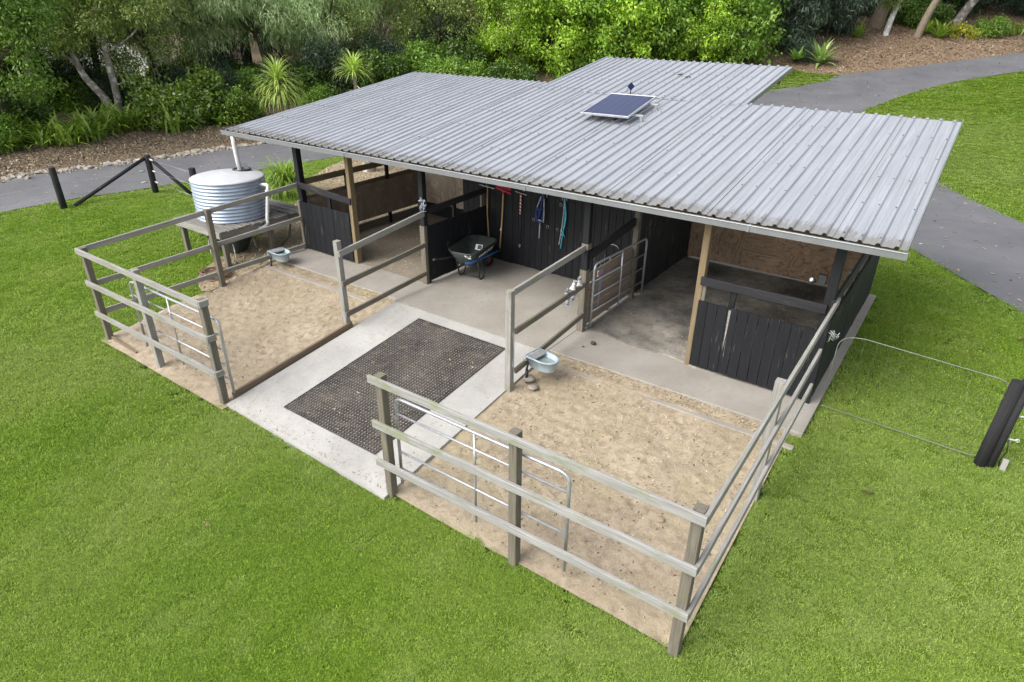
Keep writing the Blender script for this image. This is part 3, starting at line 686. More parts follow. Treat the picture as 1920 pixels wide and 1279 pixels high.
# left yard: front and left side
P = [(X0, YF, -.6, 1.27, 'post_wood'), (XF, YF, -.6, 1.27, 'grey_wood'), (X1, YF, -.6, 1.25, 'post_wood'), (X0, YH, -.35, 1.41, 'post_wood')]
Rl = []
for (za, zb) in ((1.21, 1.205), (.63, .66), (.05, .07)): Rl.append(((X0-.09, yo, za), (X1+.06, yo, zb), .115, 'grey_wood'))
for z in (1.205, .66, .07): Rl.append(((X1+.07, yo-.02, z), (X1+.07, YF+.05, z), .115, 'grey_wood'))
xo = X0+.07
for i, (za, zb) in enumerate(((1.215, 1.46), (.585, .72), (.05, .08))):
    Rl.append(((X0-.07, yo+.03, za), (X0-.07, -.05, zb), .115, 'grey_wood'))
fence('yard_fence', 'grey post and rail fence around the left sand yard in front of the water tank', (X0, YF, -.45), P, Rl)
# dividers either side of the paved bay
P = [(X1, YM, -.3, 1.45, 'grey_wood')]
Rl = [((X1+.07, YM-.05, za), (X1+.07, .0, zb), h, mt) for za, zb, h, mt in ((1.24, 1.46, .13, 'grey_wood'), (.70, .84, .11, 'post_wood'), (.12, .26, .11, 'post_wood'))]
fence('yard_fence', 'three rail divider between the left sand yard and the paved bay with the wheelbarrow', (X1, YM, -.15), P, Rl)
P = [(X2, YM, -.3, 1.45, 'grey_wood')]
Rl = [((X2-.0, YM-.05, 1.39), (X2, .0, 1.50), .12, 'grey_wood')] + [((X2+.07, YM+.05, za), (X2+.07, -.02, zb), .11, 'post_wood') for za, zb in ((.82, .90), (.17, .35))]
fence('yard_fence', 'three rail divider between the paved bay and the right sand yard', (X2, YM, -.15), P, Rl)

# ============================================================ pipe gates
def round_path(pts, r, n=6):
    out = [Vector(pts[0])]
    for i in range(1, len(pts)-1):
        p, a, b = Vector(pts[i]), Vector(pts[i-1]), Vector(pts[i+1]); da, db = (a-p).normalized(), (b-p).normalized()
        for k in range(n+1):
            t = k/n; out.append((p+da*r)*(1-t)**2+p*2*t*(1-t)+(p+db*r)*t*t)
    out.append(Vector(pts[-1])); return out
def pipe_gate(loc, rz, L, zb, zt_, bars, ups, label, mat='galv', sticker=None, clasp=True):
    g = thing('pipe_gate', loc, label, 'gate', 'galvanised pipe gates', rz)
    m_ = MB(); m_.tube(round_path([(0, 0, zb), (0, 0, zt_), (L, 0, zt_), (L, 0, zb)], .12), .0195, 10); m_.build('frame', M[mat], g)
    for z in bars:
        m_ = MB(); m_.tube([(0.0, 0, z), (L, 0, z)], .0135, 8); m_.build('bar', M[mat], g)
    for x in ups:
        m_ = MB(); m_.tube([(x, -.002, zb+.02), (x, -.002, zt_)], .0145, 8); m_.build('upright', M[mat], g)
    if clasp:
        for z in (zb+.08, zt_-.28):
            m_ = MB(); m_.tube([(-.11, .0, z), (-.02, 0, z)], .009, 6); m_.tube([(.02*math.cos(a)-.0, .02*math.sin(a), z) for a in np.linspace(0, 5.8, 9)], .007, 6); m_.build('hinge', M['galv_old'], g)
    if sticker:
        m_ = MB(); m_.box(sticker, (.05, .006, .11), ch=.001); o = m_.build('sticker', M['label'], g)
        m_ = MB(); m_.box((sticker[0], sticker[1]-.005, sticker[2]+.005), (.036, .004, .055), ch=.001); m_.build('sticker_print', M['orange'], o)
    return g
pipe_gate((.09, YF+.10, -.46), 0, 2.33, .16, 1.41, (.40, .65, .90, 1.19), (1.16,), 'galvanised pipe gate folded back behind the front rails of the right yard')
pipe_gate((-5.98, YF+.11, -.46), 0, 2.53, .16, 1.37, (.38, .62, .88, 1.12), (1.15,), 'galvanised pipe gate folded back behind the front rails of the left yard')
pipe_gate((.125, .16, 0), R(90)-.05, 1.82, .08, 1.20, (.35, .63, .90), (.93,), 'galvanised pipe gate leaning open against brown planks inside the right stall', sticker=(.09, -.02, 1.02))

# ============================================================ water tank on its stand
STD = thing('tank_stand', (-8.6, -.6, -.1), 'weathered slatted timber stand carrying the corrugated water tank', 'stand'); SDR = (-8.6, -.6, -.1)
DX0, DX1, DY0, DY1, DZ = -9.55, -7.74, -1.72, .62, .70
n = 12; bwid = (DY1-DY0)/n
for i in range(n):
    y = DY0+bwid*(i+.5); m_ = MB(); m_.bar((DX0+random.uniform(-.03, .02), y, DZ-.02), (DX1+random.uniform(-.03, .03), y+random.uniform(-.01, .01), DZ-.02), bwid-random.uniform(.022, .04), .04)
    m_.build('deck_board', M['deck_wood'], STD, SDR)
for x in (DX0+.1, (DX0+DX1)/2, DX1-.08):
    m_ = MB(); m_.bar((x, DY0+.03, DZ-.105), (x, DY1-.02, DZ-.105), .05, .13); m_.build('bearer', M['grey_wood'], STD, SDR)
m_ = MB(); m_.bar((DX0, DY0-.01, DZ-.08), (DX1, DY0-.01, DZ-.08), .035, .13); m_.build('fascia_board', M['grey_wood'], STD, SDR)
for x in (DX0+.12, DX1-.12):
    for y in (DY0+.12, -.45, DY1-.12):
        m_ = MB(); m_.box((x, y, (DZ-.16-.3)/2), (.10, .10, DZ-.16+.3)); m_.build('leg', M['post_wood'], STD, SDR)
TC = (-8.70, -.74, DZ+.002); TK = thing('water_tank', TC, 'pale blue corrugated round water tank with white lid and black inlet ring', 'water tank')
pr = []; TR, TH, nc = .765, .83, 11
for i in range(nc*8+1):
    t = i/8; pr.append((TR+.016*math.cos(2*math.pi*t), .02+TH*i/(nc*8)))
m_ = MB(); m_.lathe([(TR-.02, 0)]+pr, (0, 0, 0), 72); m_.build('tank_wall', M['tank'], TK)
m_ = MB(); m_.lathe([(TR+.012, TH+.005), (TR+.022, TH+.02), (TR+.015, TH+.035), (TR-.03, TH+.05), (.5, TH+.09), (.02, TH+.125), (0.0, TH+.126)], (0, 0, 0), 72); m_.build('tank_roof', M['tank_top'], TK)
m_ = MB(); m_.tube([(-.78, .1, TH+.052), (-.4, .05, TH+.098), (-.02, 0, TH+.13)], .004, 4); m_.build('roof_seam', M['galv'], TK)
IC = (-.06, .42, TH+.085)
m_ = MB(); m_.lathe([(.20, .0), (.205, .035), (.19, .045), (.165, .04), (.16, .012), (0, .012)], IC, 36); m_.build('inlet_ring', M['black_plastic'], TK)
m_ = MB(); m_.tube(round_path([(.62, .30, .72), (.93, .36, .74), (.97, .30, .62), (.97, .15, -.10), (.95, .02, -.15), (.80, -.06, -.15)], .06), .038, 12); m_.build('overflow_pipe', M['pvc'], TK)
for z, y in ((.60, .29), (-.06, .16)):
    m_ = MB(); m_.tube([(.97, y-.008, z-.045), (.97, y+.008, z+.045)], .045, 14); m_.build('pipe_collar', M['pvc'], TK)
m_ = MB(); m_.tube([(.72, .62, .06), (.95, .75, .02), (1.02, .72, -.2), (.98, .66, -.5), (.80, .52, -.74), (.78, .40, -.76)], .02, 7); m_.build('outlet_hose', M['black_plastic'], TK)
# coiled hose and old tub under the stand
m_ = MB(); P = []
for i in range(150):
    a = i*2*math.pi/24; r = .30+.05*math.sin(i*.7)+.03*math.sin(i*.13); P.append((r*math.cos(a)*1.15, r*math.sin(a)*.8, .012+.016*(i//24)+.008*math.sin(i*.9)))
P += [(.5, .2, .03), (.62, .35, .02), (.55, .5, .02)]
m_.tube(P, .011, 6); o = m_.build('garden_hose', M['hose']); o.location = (-7.72, -2.0, -.16); tag(o, 'coil of brown garden hose lying on the dirt beside a fence post', 'hose')
def rrect(cx, cy, sx, sy, r, z, n=5):
    out = []
    for (qx, qy, a0) in ((1, 1, 0), (-1, 1, 90), (-1, -1, 180), (1, -1, 270)):
        for k in range(n+1):
            a = R(a0+90*k/n); out.append((cx+qx*(sx/2-r)+r*math.cos(a), cy+qy*(sy/2-r)+r*math.sin(a), z))
    return out
def loft(m_, rings, cap_bottom=True, smooth=True, mi=0):
    n = len(rings[0]); V = [p for r in rings for p in r]; F = []
    for j in range(len(rings)-1):
        for i in range(n): F.append((j*n+i, j*n+(i+1) % n, (j+1)*n+(i+1) % n, (j+1)*n+i))
    m_.add(V, F, None, smooth, mi)
    if cap_bottom: m_.add(rings[-1], [tuple(range(n))], None, False, mi)
OT = thing('old_tub', (-8.55, -1.05, -.12), 'black tub on bent metal legs tucked under the tank stand', 'tub', rz=.25)
m_ = MB(); loft(m_, [rrect(0, 0, .92, .52, .12, .38), rrect(0, 0, .96, .56, .13, .41), rrect(0, 0, .90, .50, .12, .41), rrect(0, .0, .62, .34, .1, .13)]); loft(m_, [rrect(0, 0, .92, .52, .12, .38), rrect(0, 0, .66, .38, .1, .11)]); m_.build('tub_body', M['tub'], OT)
for x in (-.34, .36):
    m_ = MB(); m_.tube(round_path([(x, -.30, .36), (x+.05, -.34, 0), (x+.05, .34, 0), (x, .30, .36)], .08), .014, 8); m_.build('leg', M['galv_old'], OT)
m_ = MB(); m_.bar((-.62, -.2, .42), (.2, -.24, .62), .08, .02); m_.build('lid_strip', M['black_plastic'], OT)

# ============================================================ automatic drinkers
def drinker(loc, rz, label):
    d = thing('horse_drinker', loc, label, 'water bowl', None, rz)
    def ring(sx, sy, z, n=10):
        P = [(-sx, -sy, z), (-sx, sy, z)]
        for k in range(n+1):
            a = R(90-180*k/n); P.append((.02+ (sx+.0)*math.cos(a)*1.0, sy*math.sin(a), z))
        return P
    m_ = MB(); loft(m_, [ring(.17, .12, 0), ring(.205, .155, .155), ring(.225, .175, .165), ring(.225, .175, .18), ring(.195, .145, .18), ring(.15, .105, .02)], True); m_.add(ring(.17, .12, 0), [tuple(range(13))]); m_.build('bowl', M['bowl'], d)
    m_ = MB(); m_.add(ring(.18, .135, .11), [tuple(range(12, -1, -1))]); m_.build('water', M['water'], d)
    m_ = MB(); m_.box((-.14, 0, .165), (.13, .30, .03)); m_.build('float_cover', M['galv_old'], d)
    m_ = MB(); m_.box((-.235, 0, .12), (.012, .30, .14)); m_.build('mounting_plate', M['galv'], d)
    m_ = MB(); m_.tube(round_path([(-.19, -.13, .06), (-.21, -.15, -.02), (-.20, -.17, -.30), (-.34, -.22, -.33), (-.52, -.06, -.32)], .03), .017, 8); m_.build('supply_pipe', M['black_plastic'], d)
    m_ = MB(); m_.tube([(-.205, -.155, -.05), (-.20, -.167, -.22)], .024, 8); m_.build('valve', M['dark_steel'], d)
    m_ = MB(); m_.tube([(-.24, -.17, .19), (-.25, -.19, .10), (-.18, -.175, .13)], .006, 5); m_.build('wire_tie', M['galv'], d)
    return d
drinker((.33, -1.62, .14), -.12, 'pale blue grey drinker bowl beside the divider post of the right sand yard')
drinker((-6.80, -.98, .10), -.10, 'pale blue grey drinker bowl near the half wall of the left stall')

# ============================================================ wheelbarrow
WB = thing('wheelbarrow', (-3.06, .84, .012), 'dark green poly wheelbarrow with blue side rails parked against the black tool wall', 'wheelbarrow', None, R(8))
m_ = MB()
top = rrect(0, .08, .66, 1.02, .20, .66); top = [(x*(1+.10*(y-.08)), y, z+.05*(y+.4)) for x, y, z in top]
lip = [(x*1.05, .08+(y-.08)*1.035, z-.012) for x, y, z in top]; inn = [(x*.95, .08+(y-.08)*.965, z-.004) for x, y, z in top]
b0 = [(x, y, .34) for x, y, z in rrect(0, .0, .36, .52, .12, .34)]; b1 = [(x*.94, y*.97, .355) for x, y, z in b0]
loft(m_, [b0, lip, top, inn, b1]); m_.add(b0, [tuple(range(len(b0)-1, -1, -1))]); m_.build('tray', M['tub'], WB)
m_ = MB(); m_.add([(-.10, .335, .475), (.06, .335, .475), (.06, .40, .575), (-.10, .40, .575)], [(0, 1, 2, 3)])
o = m_.build('tray_label', M['label'], WB)
m_ = MB(); m_.add([(-.045, .345, .492), (.048, .345, .492), (.048, .392, .566), (-.045, .392, .566)], [(0, 1, 2, 3)]); oo = m_.build('label_print', M['tub'], o); oo.location = (0, -.004, .002)
m_ = MB()
for i in range(60):
    a, r = random.uniform(0, 6.28), random.uniform(0, .17); c = Vector((r*math.cos(a), -.02+r*math.sin(a)*1.2, .37+.05*(1-r/.17)+random.uniform(0, .02)))
    q = [c+Vector((random.uniform(-.03, .03), random.uniform(-.03, .03), random.uniform(-.012, .02))) for _ in range(4)]; m_.add(q, [(0, 1, 2), (0, 2, 3), (0, 3, 1)])
tag(m_.build('clippings', M['mulch'], WB), kind='stuff')
def hpath(s): return [(s*.29, -.86, .60), (s*.285, -.45, .50), (s*.24, .1, .43), (s*.17, .75, .34), (s*.14, .98, .32)]
m_ = MB(); m_.tube(hpath(-1), .017, 8); m_.build('handle', M['black_plastic'], WB)
m_ = MB(); m_.tube(hpath(1), .020, 8); m_.build('handle', M['blue_paint'], WB, None)
for s in (-1, 1):
    m_ = MB(); m_.tube([(s*.292, -.90, .61), (s*.289, -.72, .567)], .023, 10); m_.build('grip', M['black_plastic'], WB)
    m_ = MB(); m_.tube(round_path([(s*.255, -.16, .46), (s*.24, -.05, .0), (s*.235, .10, .0), (s*.22, .30, .41)], .06), .015, 8); m_.build('leg', M['black_plastic'], WB)
    m_ = MB(); m_.tube([(s*.14, .98, .32), (s*.27, .55, .66)], .012, 6); m_.build('brace', M['black_plastic'], WB)
m_ = MB(); m_.tube([(-.245, -.05, .06), (.245, -.05, .06)], .011, 6); m_.build('leg_crossbar', M['black_plastic'], WB)
m_ = MB(); m_.lathe([(.13, -.05), (.17, -.045), (.19, -.02), (.19, .02), (.17, .045), (.13, .05)], (0, 0, 0), 24); wo = m_.build('wheel', M['rubber_tyre'], WB); wo.location = (0, .72, .19); wo.rotation_euler = (0, R(90), 0)
m_ = MB(); m_.lathe([(0, -.05), (.06, -.045), (.13, -.02), (.13, .02), (.06, .045), (0, .05)], (0, 0, 0), 20); ro = m_.build('rim', M['rust'], wo)
m_ = MB(); m_.tube([(-.16, .72, .19), (.16, .72, .19)], .012, 6); m_.build('axle', M['dark_steel'], WB)
m_ = MB()
for i in range(7):
    c = Vector((.24+random.uniform(-.06, .05), -.46+random.uniform(-.06, .06), .585+random.uniform(0, .03))); m_.tube([c, c+Vector((random.uniform(-.06, .06), random.uniform(-.03, .03), random.uniform(-.02, .03)))], .012, 5)
tag(m_.build('white_tape', M['white'], WB), kind='stuff')
def text_mesh(body, size, mat, parent, mw, name):
    cu = bpy.data.curves.new(name, 'FONT'); cu.body = body; cu.size = size; cu.extrude = .001; cu.shear = .15; cu.align_x = 'CENTER'
    to = bpy.data.objects.new('tmp', cu); COL.objects.link(to)
    bpy.context.view_layer.update()
    me = bpy.data.meshes.new_from_object(to.evaluated_get(bpy.context.evaluated_depsgraph_get())); bpy.data.objects.remove(to)
    me.name = name; me.materials.clear(); me.materials.append(mat); o = link(name, me, parent); o.matrix_local = mw; return o
# lettering on the right flank of the tray, following its slope
zz = Vector((.16, 0, .32)).normalized(); xx = Vector((0, 1, .05)).normalized(); nn = xx.cross(zz).normalized(); zz = nn.cross(xx)
mw = Matrix((xx, zz, nn)).transposed().to_4x4(); mw.translation = Vector((.298, .06, .545))+nn*.012
text_mesh('SHERLOCK', .115, M['label'], WB, mw, 'tray_lettering')

# ============================================================ tools and tack on the tool wall
WY = YT-.02
def hook(x, z, label, big=False):
    m_ = MB(); s = 1.5 if big else .7
    m_.tube(round_path([(-.035*s, 0, -.05*s), (-.035*s, -.03*s, .05*s), (.035*s, -.03*s, .05*s), (.035*s, -.02, -.04*s)], .02*s), .006*s, 6)
    o = m_.build('wall_hook', M['greyrope'] if big else M['galv']); o.location = (x, WY, z); return tag(o, label, 'hook', 'hooks on the black tool wall')
rk = thing('garden_rake', (-3.47, WY-.03, 1.60), 'black headed rake with pale wooden handle hanging head up on the tool wall', 'rake')
m_ = MB(); m_.tube([(0, 0, .03), (-.005, -.01, -.6), (.06, -.02, -1.25)], .015, 8); m_.build('handle', M['cane'], rk)
m_ = MB(); m_.bar((-.21, -.01, .015), (.19, -.01, -.015), .02, .022); hd = m_.build('rake_head', M['galv_old'], rk)
for i in range(14):
    x = -.2+.4*i/13; m_ = MB(); m_.tube([(x, -.01, 0), (x, .0, .10), (x, -.05, .14)], .003, 4); m_.build('tine', M['dark_steel'], hd)
m_ = MB(); m_.tube(round_path([(-.02, 0, .02), (-.02, -.02, .09), (.04, -.02, .09), (.05, 0, .05)], .02), .006, 6); m_.build('hanger', M['galv'], rk)
rr = thing('manure_fork', (-3.05, WY-.03, 1.58), 'red headed manure fork with bamboo handle hanging head up on the tool wall', 'fork')
m_ = MB(); m_.tube([(0, 0, 0), (-.03, -.02, -.7), (-.08, -.03, -1.33)], .017, 8); hn = m_.build('handle', M['cane'], rr)
m_ = MB(); m_.tube([(-.045, -.024, -.81), (-.05, -.025, -.86)], .021, 8); m_.build('handle_joint', M['label'], hn)
m_ = MB(); m_.bar((-.19, -.02, .035), (.2, -.02, -.03), .02, .03); m_.tube([(0, -.0, -.06), (0, -.02, .01)], .028, 8); hd = m_.build('fork_head', M['red'], rr)
for i in range(16):
    x = -.18+.36*i/15; m_ = MB(); m_.bar((x, -.01, .02), (x+.0, .005, .21), .012, .006, ch=.001); m_.build('tine', M['red'], hd)
wh = thing('stick_scraper', (-2.61, WY-.03, 1.58), 'red and white striped handle with black shaft and crossbar hanging on the tool wall', 'tool')
m_ = MB(); m_.tube([(0, 0, 0), (-.012, 0, -.42)], .017, 8); m_.build('grip', M['candy'], wh)
m_ = MB(); m_.tube([(-.012, 0, -.42), (-.01, 0, -1.06)], .009, 6); m_.build('shaft', M['dark_steel'], wh)
m_ = MB(); m_.bar((-.14, 0, .03), (.14, 0, -.005), .01, .018); m_.build('crossbar', M['galv_old'], wh)
m_ = MB(); m_.tube([(.02*math.cos(a)-.01, -.01, -1.10+.03*math.sin(a)) for a in np.linspace(0, 6, 10)], .007, 5); m_.build('snap_hook', M['galv'], wh)
hook(-2.04, 1.66, 'larger pale hook holding the navy halter', True); hook(-1.58, 1.67, 'larger pale hook holding the teal rope', True)
ha = thing('horse_halter', (-2.06, WY-.04, 1.60), 'navy and white webbing halter bundled on a hook of the tool wall', 'halter')
m_ = MB()
def strap(m_, P, w_=.012, mi=0): m_.tube(P, w_, 6, mi=mi)
for P in ([(.02, 0, .06), (-.10, -.02, -.15), (-.13, -.05, -.35), (-.05, -.06, -.5), (.03, -.04, -.42)], [(.0, 0, .06), (-.03, -.03, -.2), (-.07, -.06, -.42)], [(.02, 0, .05), (.04, -.03, -.2), (.02, -.05, -.45), (-.05, -.05, -.52)], [(-.14, -.04, -.26), (-.02, -.07, -.24), (.06, -.04, -.22)], [(-.12, -.03, -.3), (-.14, -.05, -.42), (-.08, -.05, -.5)], [(-.06, -.02, .0), (-.09, -.04, -.2), (-.02, -.06, -.38)]): strap(m_, resample(P, 5), .017)
m_.build('webbing', M['navy'], ha)
m_ = MB()
for P in ([(-.03, -.03, .02), (-.10, -.06, -.2)], [(.04, -.03, -.02), (.06, -.05, -.3), (.05, -.05, -.5)], [(-.06, -.07, -.45), (.02, -.07, -.47)], [(-.03, -.05, -.5), (-.04, -.05, -.85)]): strap(m_, resample(P, 5), .011)
tag(m_.build('white_trim', M['greyrope'], ha), kind='stuff')
rp = thing('lead_rope', (-1.57, WY-.03, 1.60), 'teal lead rope hanging from the right hand hook of the tool wall', 'rope')
for dx, zt2, zb2 in ((-.03, .06, -.9), (.01, .06, -.98), (.035, .05, -.62), (.02, .02, -.70)):
    m_ = MB(); P = [(0, 0, zt2), (dx+.02, -.01, -.3), (dx-.01*(zt2*50 % 3), -.02, -.6), (dx-.05, -.01, zb2)]; m_.tube(resample(P, 6), .011, 6); m_.build('rope_strand', M['teal'] if dx > -.02 else M['greyrope'], rp)
m_ = MB(); m_.tube([(-.06, -.01, -.60), (.0, -.02, -.62), (.05, -.015, -.72)], .013, 6); m_.build('rope_knot', M['teal'], rp)
hook(-1.66, 1.50, 'small wire hook just left of the teal rope'); hook(-2.30, 1.08, 'small white hook left of the hanging halter tail')
hook(-1.95, 1.0, 'small chain hook right of the hanging halter tail'); hook(-1.72, .98, 'small latch hook between halter and teal rope, low on the wall')
m_ = MB(); m_.tube([(0, 0, 0), (.05, -.03, .03), (.14, -.03, .01), (.17, -.02, -.03)], .010, 6); o = m_.build('wall_hook', M['greyrope']); o.location = (-.5, WY-.01, .92); tag(o, 'curved pale hook on the black wall next to the bay post', 'hook', 'hooks on the black tool wall')
# twine on the left bay post
m_ = MB()
for i in range(26):
    a, b = random.uniform(0, 6.28), random.uniform(-1, 1); c = Vector((.05*math.cos(a), -.03+.03*math.sin(a), .09*b))
    m_.tube([c, c+Vector((random.uniform(-.05, .05), random.uniform(-.04, .01), random.uniform(-.08, .05))), c+Vector((random.uniform(-.08, .08), random.uniform(-.05, .02), random.uniform(-.09, .06)))], .006, 4)
o = m_.build('baling_twine', M['twine']); o.location = (X1+.10, .0, 1.66); tag(o, 'tangled pale baling twine tied round the black bay post', 'twine'); tag(o, kind='stuff')
# boots hanging over the divider rail
def boot(loc, rz, tilt, matn, label):
    b = thing('horse_boot', loc, label, 'boot', 'horse boots on the divider rail', rz); b.rotation_euler[0] = tilt; b.scale = (.55, .55, .62)
    m_ = MB(); V = []; n = 9
    for j, (r, z) in enumerate(((.055, .17), (.050, .10), (.055, .03), (.085, -.04), (.10, -.07))):
        for k in range(n):
            a = R(-130+260*k/(n-1)); V.append((r*math.cos(a), r*math.sin(a), z))
    F = [(j*n+k, j*n+k+1, (j+1)*n+k+1, (j+1)*n+k) for j in range(4) for k in range(n-1)]
    m_.add(V, F, None, True); m_.build('shell', M[matn], b)
    for z in (.14, .06):
        m_ = MB(); m_.tube([(.058*math.cos(a), .058*math.sin(a), z) for a in np.linspace(-2.4, 2.4, 10)], .010, 5); m_.build('strap', M['navy'] if z > .1 else M['white'], b)
boot((.05, -.60, .925), .6, .5, 'white', 'white horse boot lying lowest along the divider rail')
boot((.05, -.38, .965), -.4, -.3, 'white', 'white horse boot standing in the middle of the divider rail')
boot((.05, -.19, .975), .2, .25, 'white', 'white horse boot standing against the black bay post')
boot((.005, -.46, .775), .2, 2.9, 'mauve', 'mauve grey horse boot hanging lower left under the divider rail')
boot((.005, -.26, .79), -.3, 2.7, 'mauve', 'mauve grey horse boot hanging under the rail next to the post')
# lamp in the right stall
lt = thing('stall_lamp', (X3-.12, .0, 1.80), 'small white faced lamp on a dark bracket at the right stall post', 'lamp')
m_ = MB(); m_.box((-.04, .02, 0), (.10, .06, .14)); m_.build('bracket', M['dark_steel'], lt)
m_ = MB(); m_.lathe([(0, -.03), (.035, -.03), (.042, .0), (.035, .02), (0, .02)], (0, 0, 0), 14); o = m_.build('lamp_head', M['black_plastic'], lt); o.location = (-.15, -.02, -.02); o.rotation_euler = (R(60), 0, R(-40))
m_ = MB(); m_.lathe([(0, 0), (.03, 0), (.026, .009), (0, .011)], (0, 0, 0), 14); m_.build('lens', M['white'], o).location = (0, 0, .02)

# ============================================================ solar panel on the roof
SP = thing('solar_module', (-1.25, 3.33, roof_z(3.33)+.15), 'blue solar panel in an aluminium frame tilted off the roof', 'solar panel'); SP.rotation_euler = (math.atan(RS)-.0, 0, .06)
m_ = MB(); m_.box((0, 0, .018), (.98, 1.36, .03), ch=.002); m_.build('panel_back', M['label'], SP)
m_ = MB(); V = [(-.465, -.655, .0345), (.465, -.655, .0345), (.465, .655, .0345), (-.465, .655, .0345)]; m_.add(V, [(0, 1, 2, 3)], [(0, 0, 0), (1, 0, 0), (1, 1, 0), (0, 1, 0)]); m_.build('cells', M['solar'], SP)
for a, b in (((-.5, -.685, .02), (.5, -.685, .02)), ((-.5, .685, .02), (.5, .685, .02)), ((-.485, -.67, .02), (-.485, .67, .02)), ((.485, -.67, .02), (.485, .67, .02))):
    m_ = MB(); m_.bar(a, b, .024, .038, ch=.002); m_.build('frame_bar', M['galv'], SP)
for y in (-.38, .36):
    m_ = MB(); m_.bar((-.45, y, -.03), (.66, y, -.03), .035, .035, ch=.002); rl = m_.build('mounting_rail', M['galv'], SP)
    m_ = MB(); m_.box((.62, y, -.08), (.05, .04, .11), ch=.002); m_.build('foot', M['galv_old'], rl)
    m_ = MB(); m_.box((-.42, y, -.08), (.05, .04, .11), ch=.002); m_.build('foot', M['galv_old'], rl)
SS = thing('solar_sensor', (-1.62, 4.55, roof_z(4.55)+.03), 'small dark blue diamond shaped solar sensor standing behind the big panel', 'solar sensor')
m_ = MB(); m_.tube([(0, 0, 0), (0, 0, .09)], .012, 6); m_.build('stem', M['dark_steel'], SS)
m_ = MB(); m_.box((0, 0, 0), (.12, .012, .12), ch=.002); o = m_.build('sensor_plate', M['solar'], SS); o.location = (0, 0, .16); o.rotation_euler = (R(-20), R(45), R(35))
m_ = MB(); m_.tube([(0, .01, .1), (-.08, .02, .12), (-.10, 0, .05), (-.03, 0, .0)], .005, 5); m_.build('cable', M['black_plastic'], SS)
for x, y, l in ((-1.0, 6.1, 'dark twig lying on the rear roof'), (-1.25, 6.25, 'smaller dark twig lying on the rear roof')):
    m_ = MB(); m_.tube([(-.06, 0, 0), (.02, .02, .02), (.06, .0, .01)], .014, 5); o = m_.build('twig', M['bark_dark']); o.location = (x, y, roof_z(y)+.04); tag(o, l, 'twig')

# ============================================================ rubber grid mat on the path
def grid_mat():
    x0, x1, y0, y1 = -2.60, -.68, -4.16, -1.22; nx, ny = 36, 54; h = .02
    hole = .62
    dx, dy = (x1-x0)/nx, (y1-y0)/ny; V = []; F = []
    def add(p): V.append(p); return len(V)-1
    def z(x, y): return Tz(x, y)
    # shared outer lattice, recessed hole per cell
    G = [[add((x0+i*dx, y0+j*dy, z(x0+i*dx, y0+j*dy)+h)) for i in range(nx+1)] for j in range(ny+1)]
    for j in range(ny):
        for i in range(nx):
            cx, cy = x0+(i+.5)*dx, y0+(j+.5)*dy; a, b = dx*hole/2, dy*hole/2
            if (i+j) % 2: a, b = a*1.08, b*.92
            q = [(cx-a, cy-b), (cx+a, cy-b), (cx+a, cy+b), (cx-a, cy+b)]
            t = [add((px, py, z(px, py)+h)) for px, py in q]; bt = [add((px, py, z(px, py)+.001)) for px, py in q]
            o = [G[j][i], G[j][i+1], G[j+1][i+1], G[j+1][i]]
            for k in range(4):
                F.append((o[k], o[(k+1) % 4], t[(k+1) % 4], t[k])); F.append((t[k], t[(k+1) % 4], bt[(k+1) % 4], bt[k]))
    for ring in ([G[0][i] for i in range(nx+1)], [G[ny][i] for i in range(nx+1)][::-1], [G[j][0] for j in range(ny+1)][::-1], [G[j][nx] for j in range(ny+1)]):
        lo = [add((V[k][0], V[k][1], V[k][2]-h)) for k in ring]
        for k in range(len(ring)-1): F.append((ring[k+1], ring[k], lo[k], lo[k+1]))
    me = bpy.data.meshes.new('rubber_mat'); me.from_pydata(V, [], F)
    t = NT('dusty_black_rubber'); n = t.noise(t.coord('World'), 1.6, 6, .7); c = t.ramp(n, [(.38, (.022, .021, .021)), (.62, (.058, .052, .046))])
    n2 = t.noise(t.coord('World'), 7, 5, .8); c = t.mix(t.ramp(n2, [(.5, 0), (.7, .65)]), c, (.16, .14, .115))
    t.set(Base_Color=c, Roughness=.8); me.materials.append(t.m); me.update()
    o = link('rubber_mat', me); tag(o, 'black rubber grid mat dusted with sand lying on the pale concrete path', 'mat')
    # sand caught in the holes
    m_ = MB(); A = []
    k = 18
    for i in range(k):
        ya, yb = y0+.03+(y1-y0-.06)*i/k, y0+.03+(y1-y0-.06)*(i+1)/k
        m_.poly([(x0+.03, ya, Tz(0, ya)+.006), (x1-.03, ya, Tz(0, ya)+.006), (x1-.03, yb, Tz(0, yb)+.006), (x0+.03, yb, Tz(0, yb)+.006)])
    t = NT('sand_in_mat'); n = t.noise(t.coord('World'), 2.2, 6, .7); c = t.ramp(n, [(.3, (.20, .165, .125)), (.65, (.44, .37, .29))])
    n3 = t.noise(t.coord('World'), 30, 3, .8); c = t.mix(t.ramp(n3, [(.4, .6), (.6, 0)]), c, (.14, .115, .09)); t.set(Base_Color=c, Roughness=.95)
    so = m_.build('mat_sand', t.m); tag(so, kind='stuff')
grid_mat()

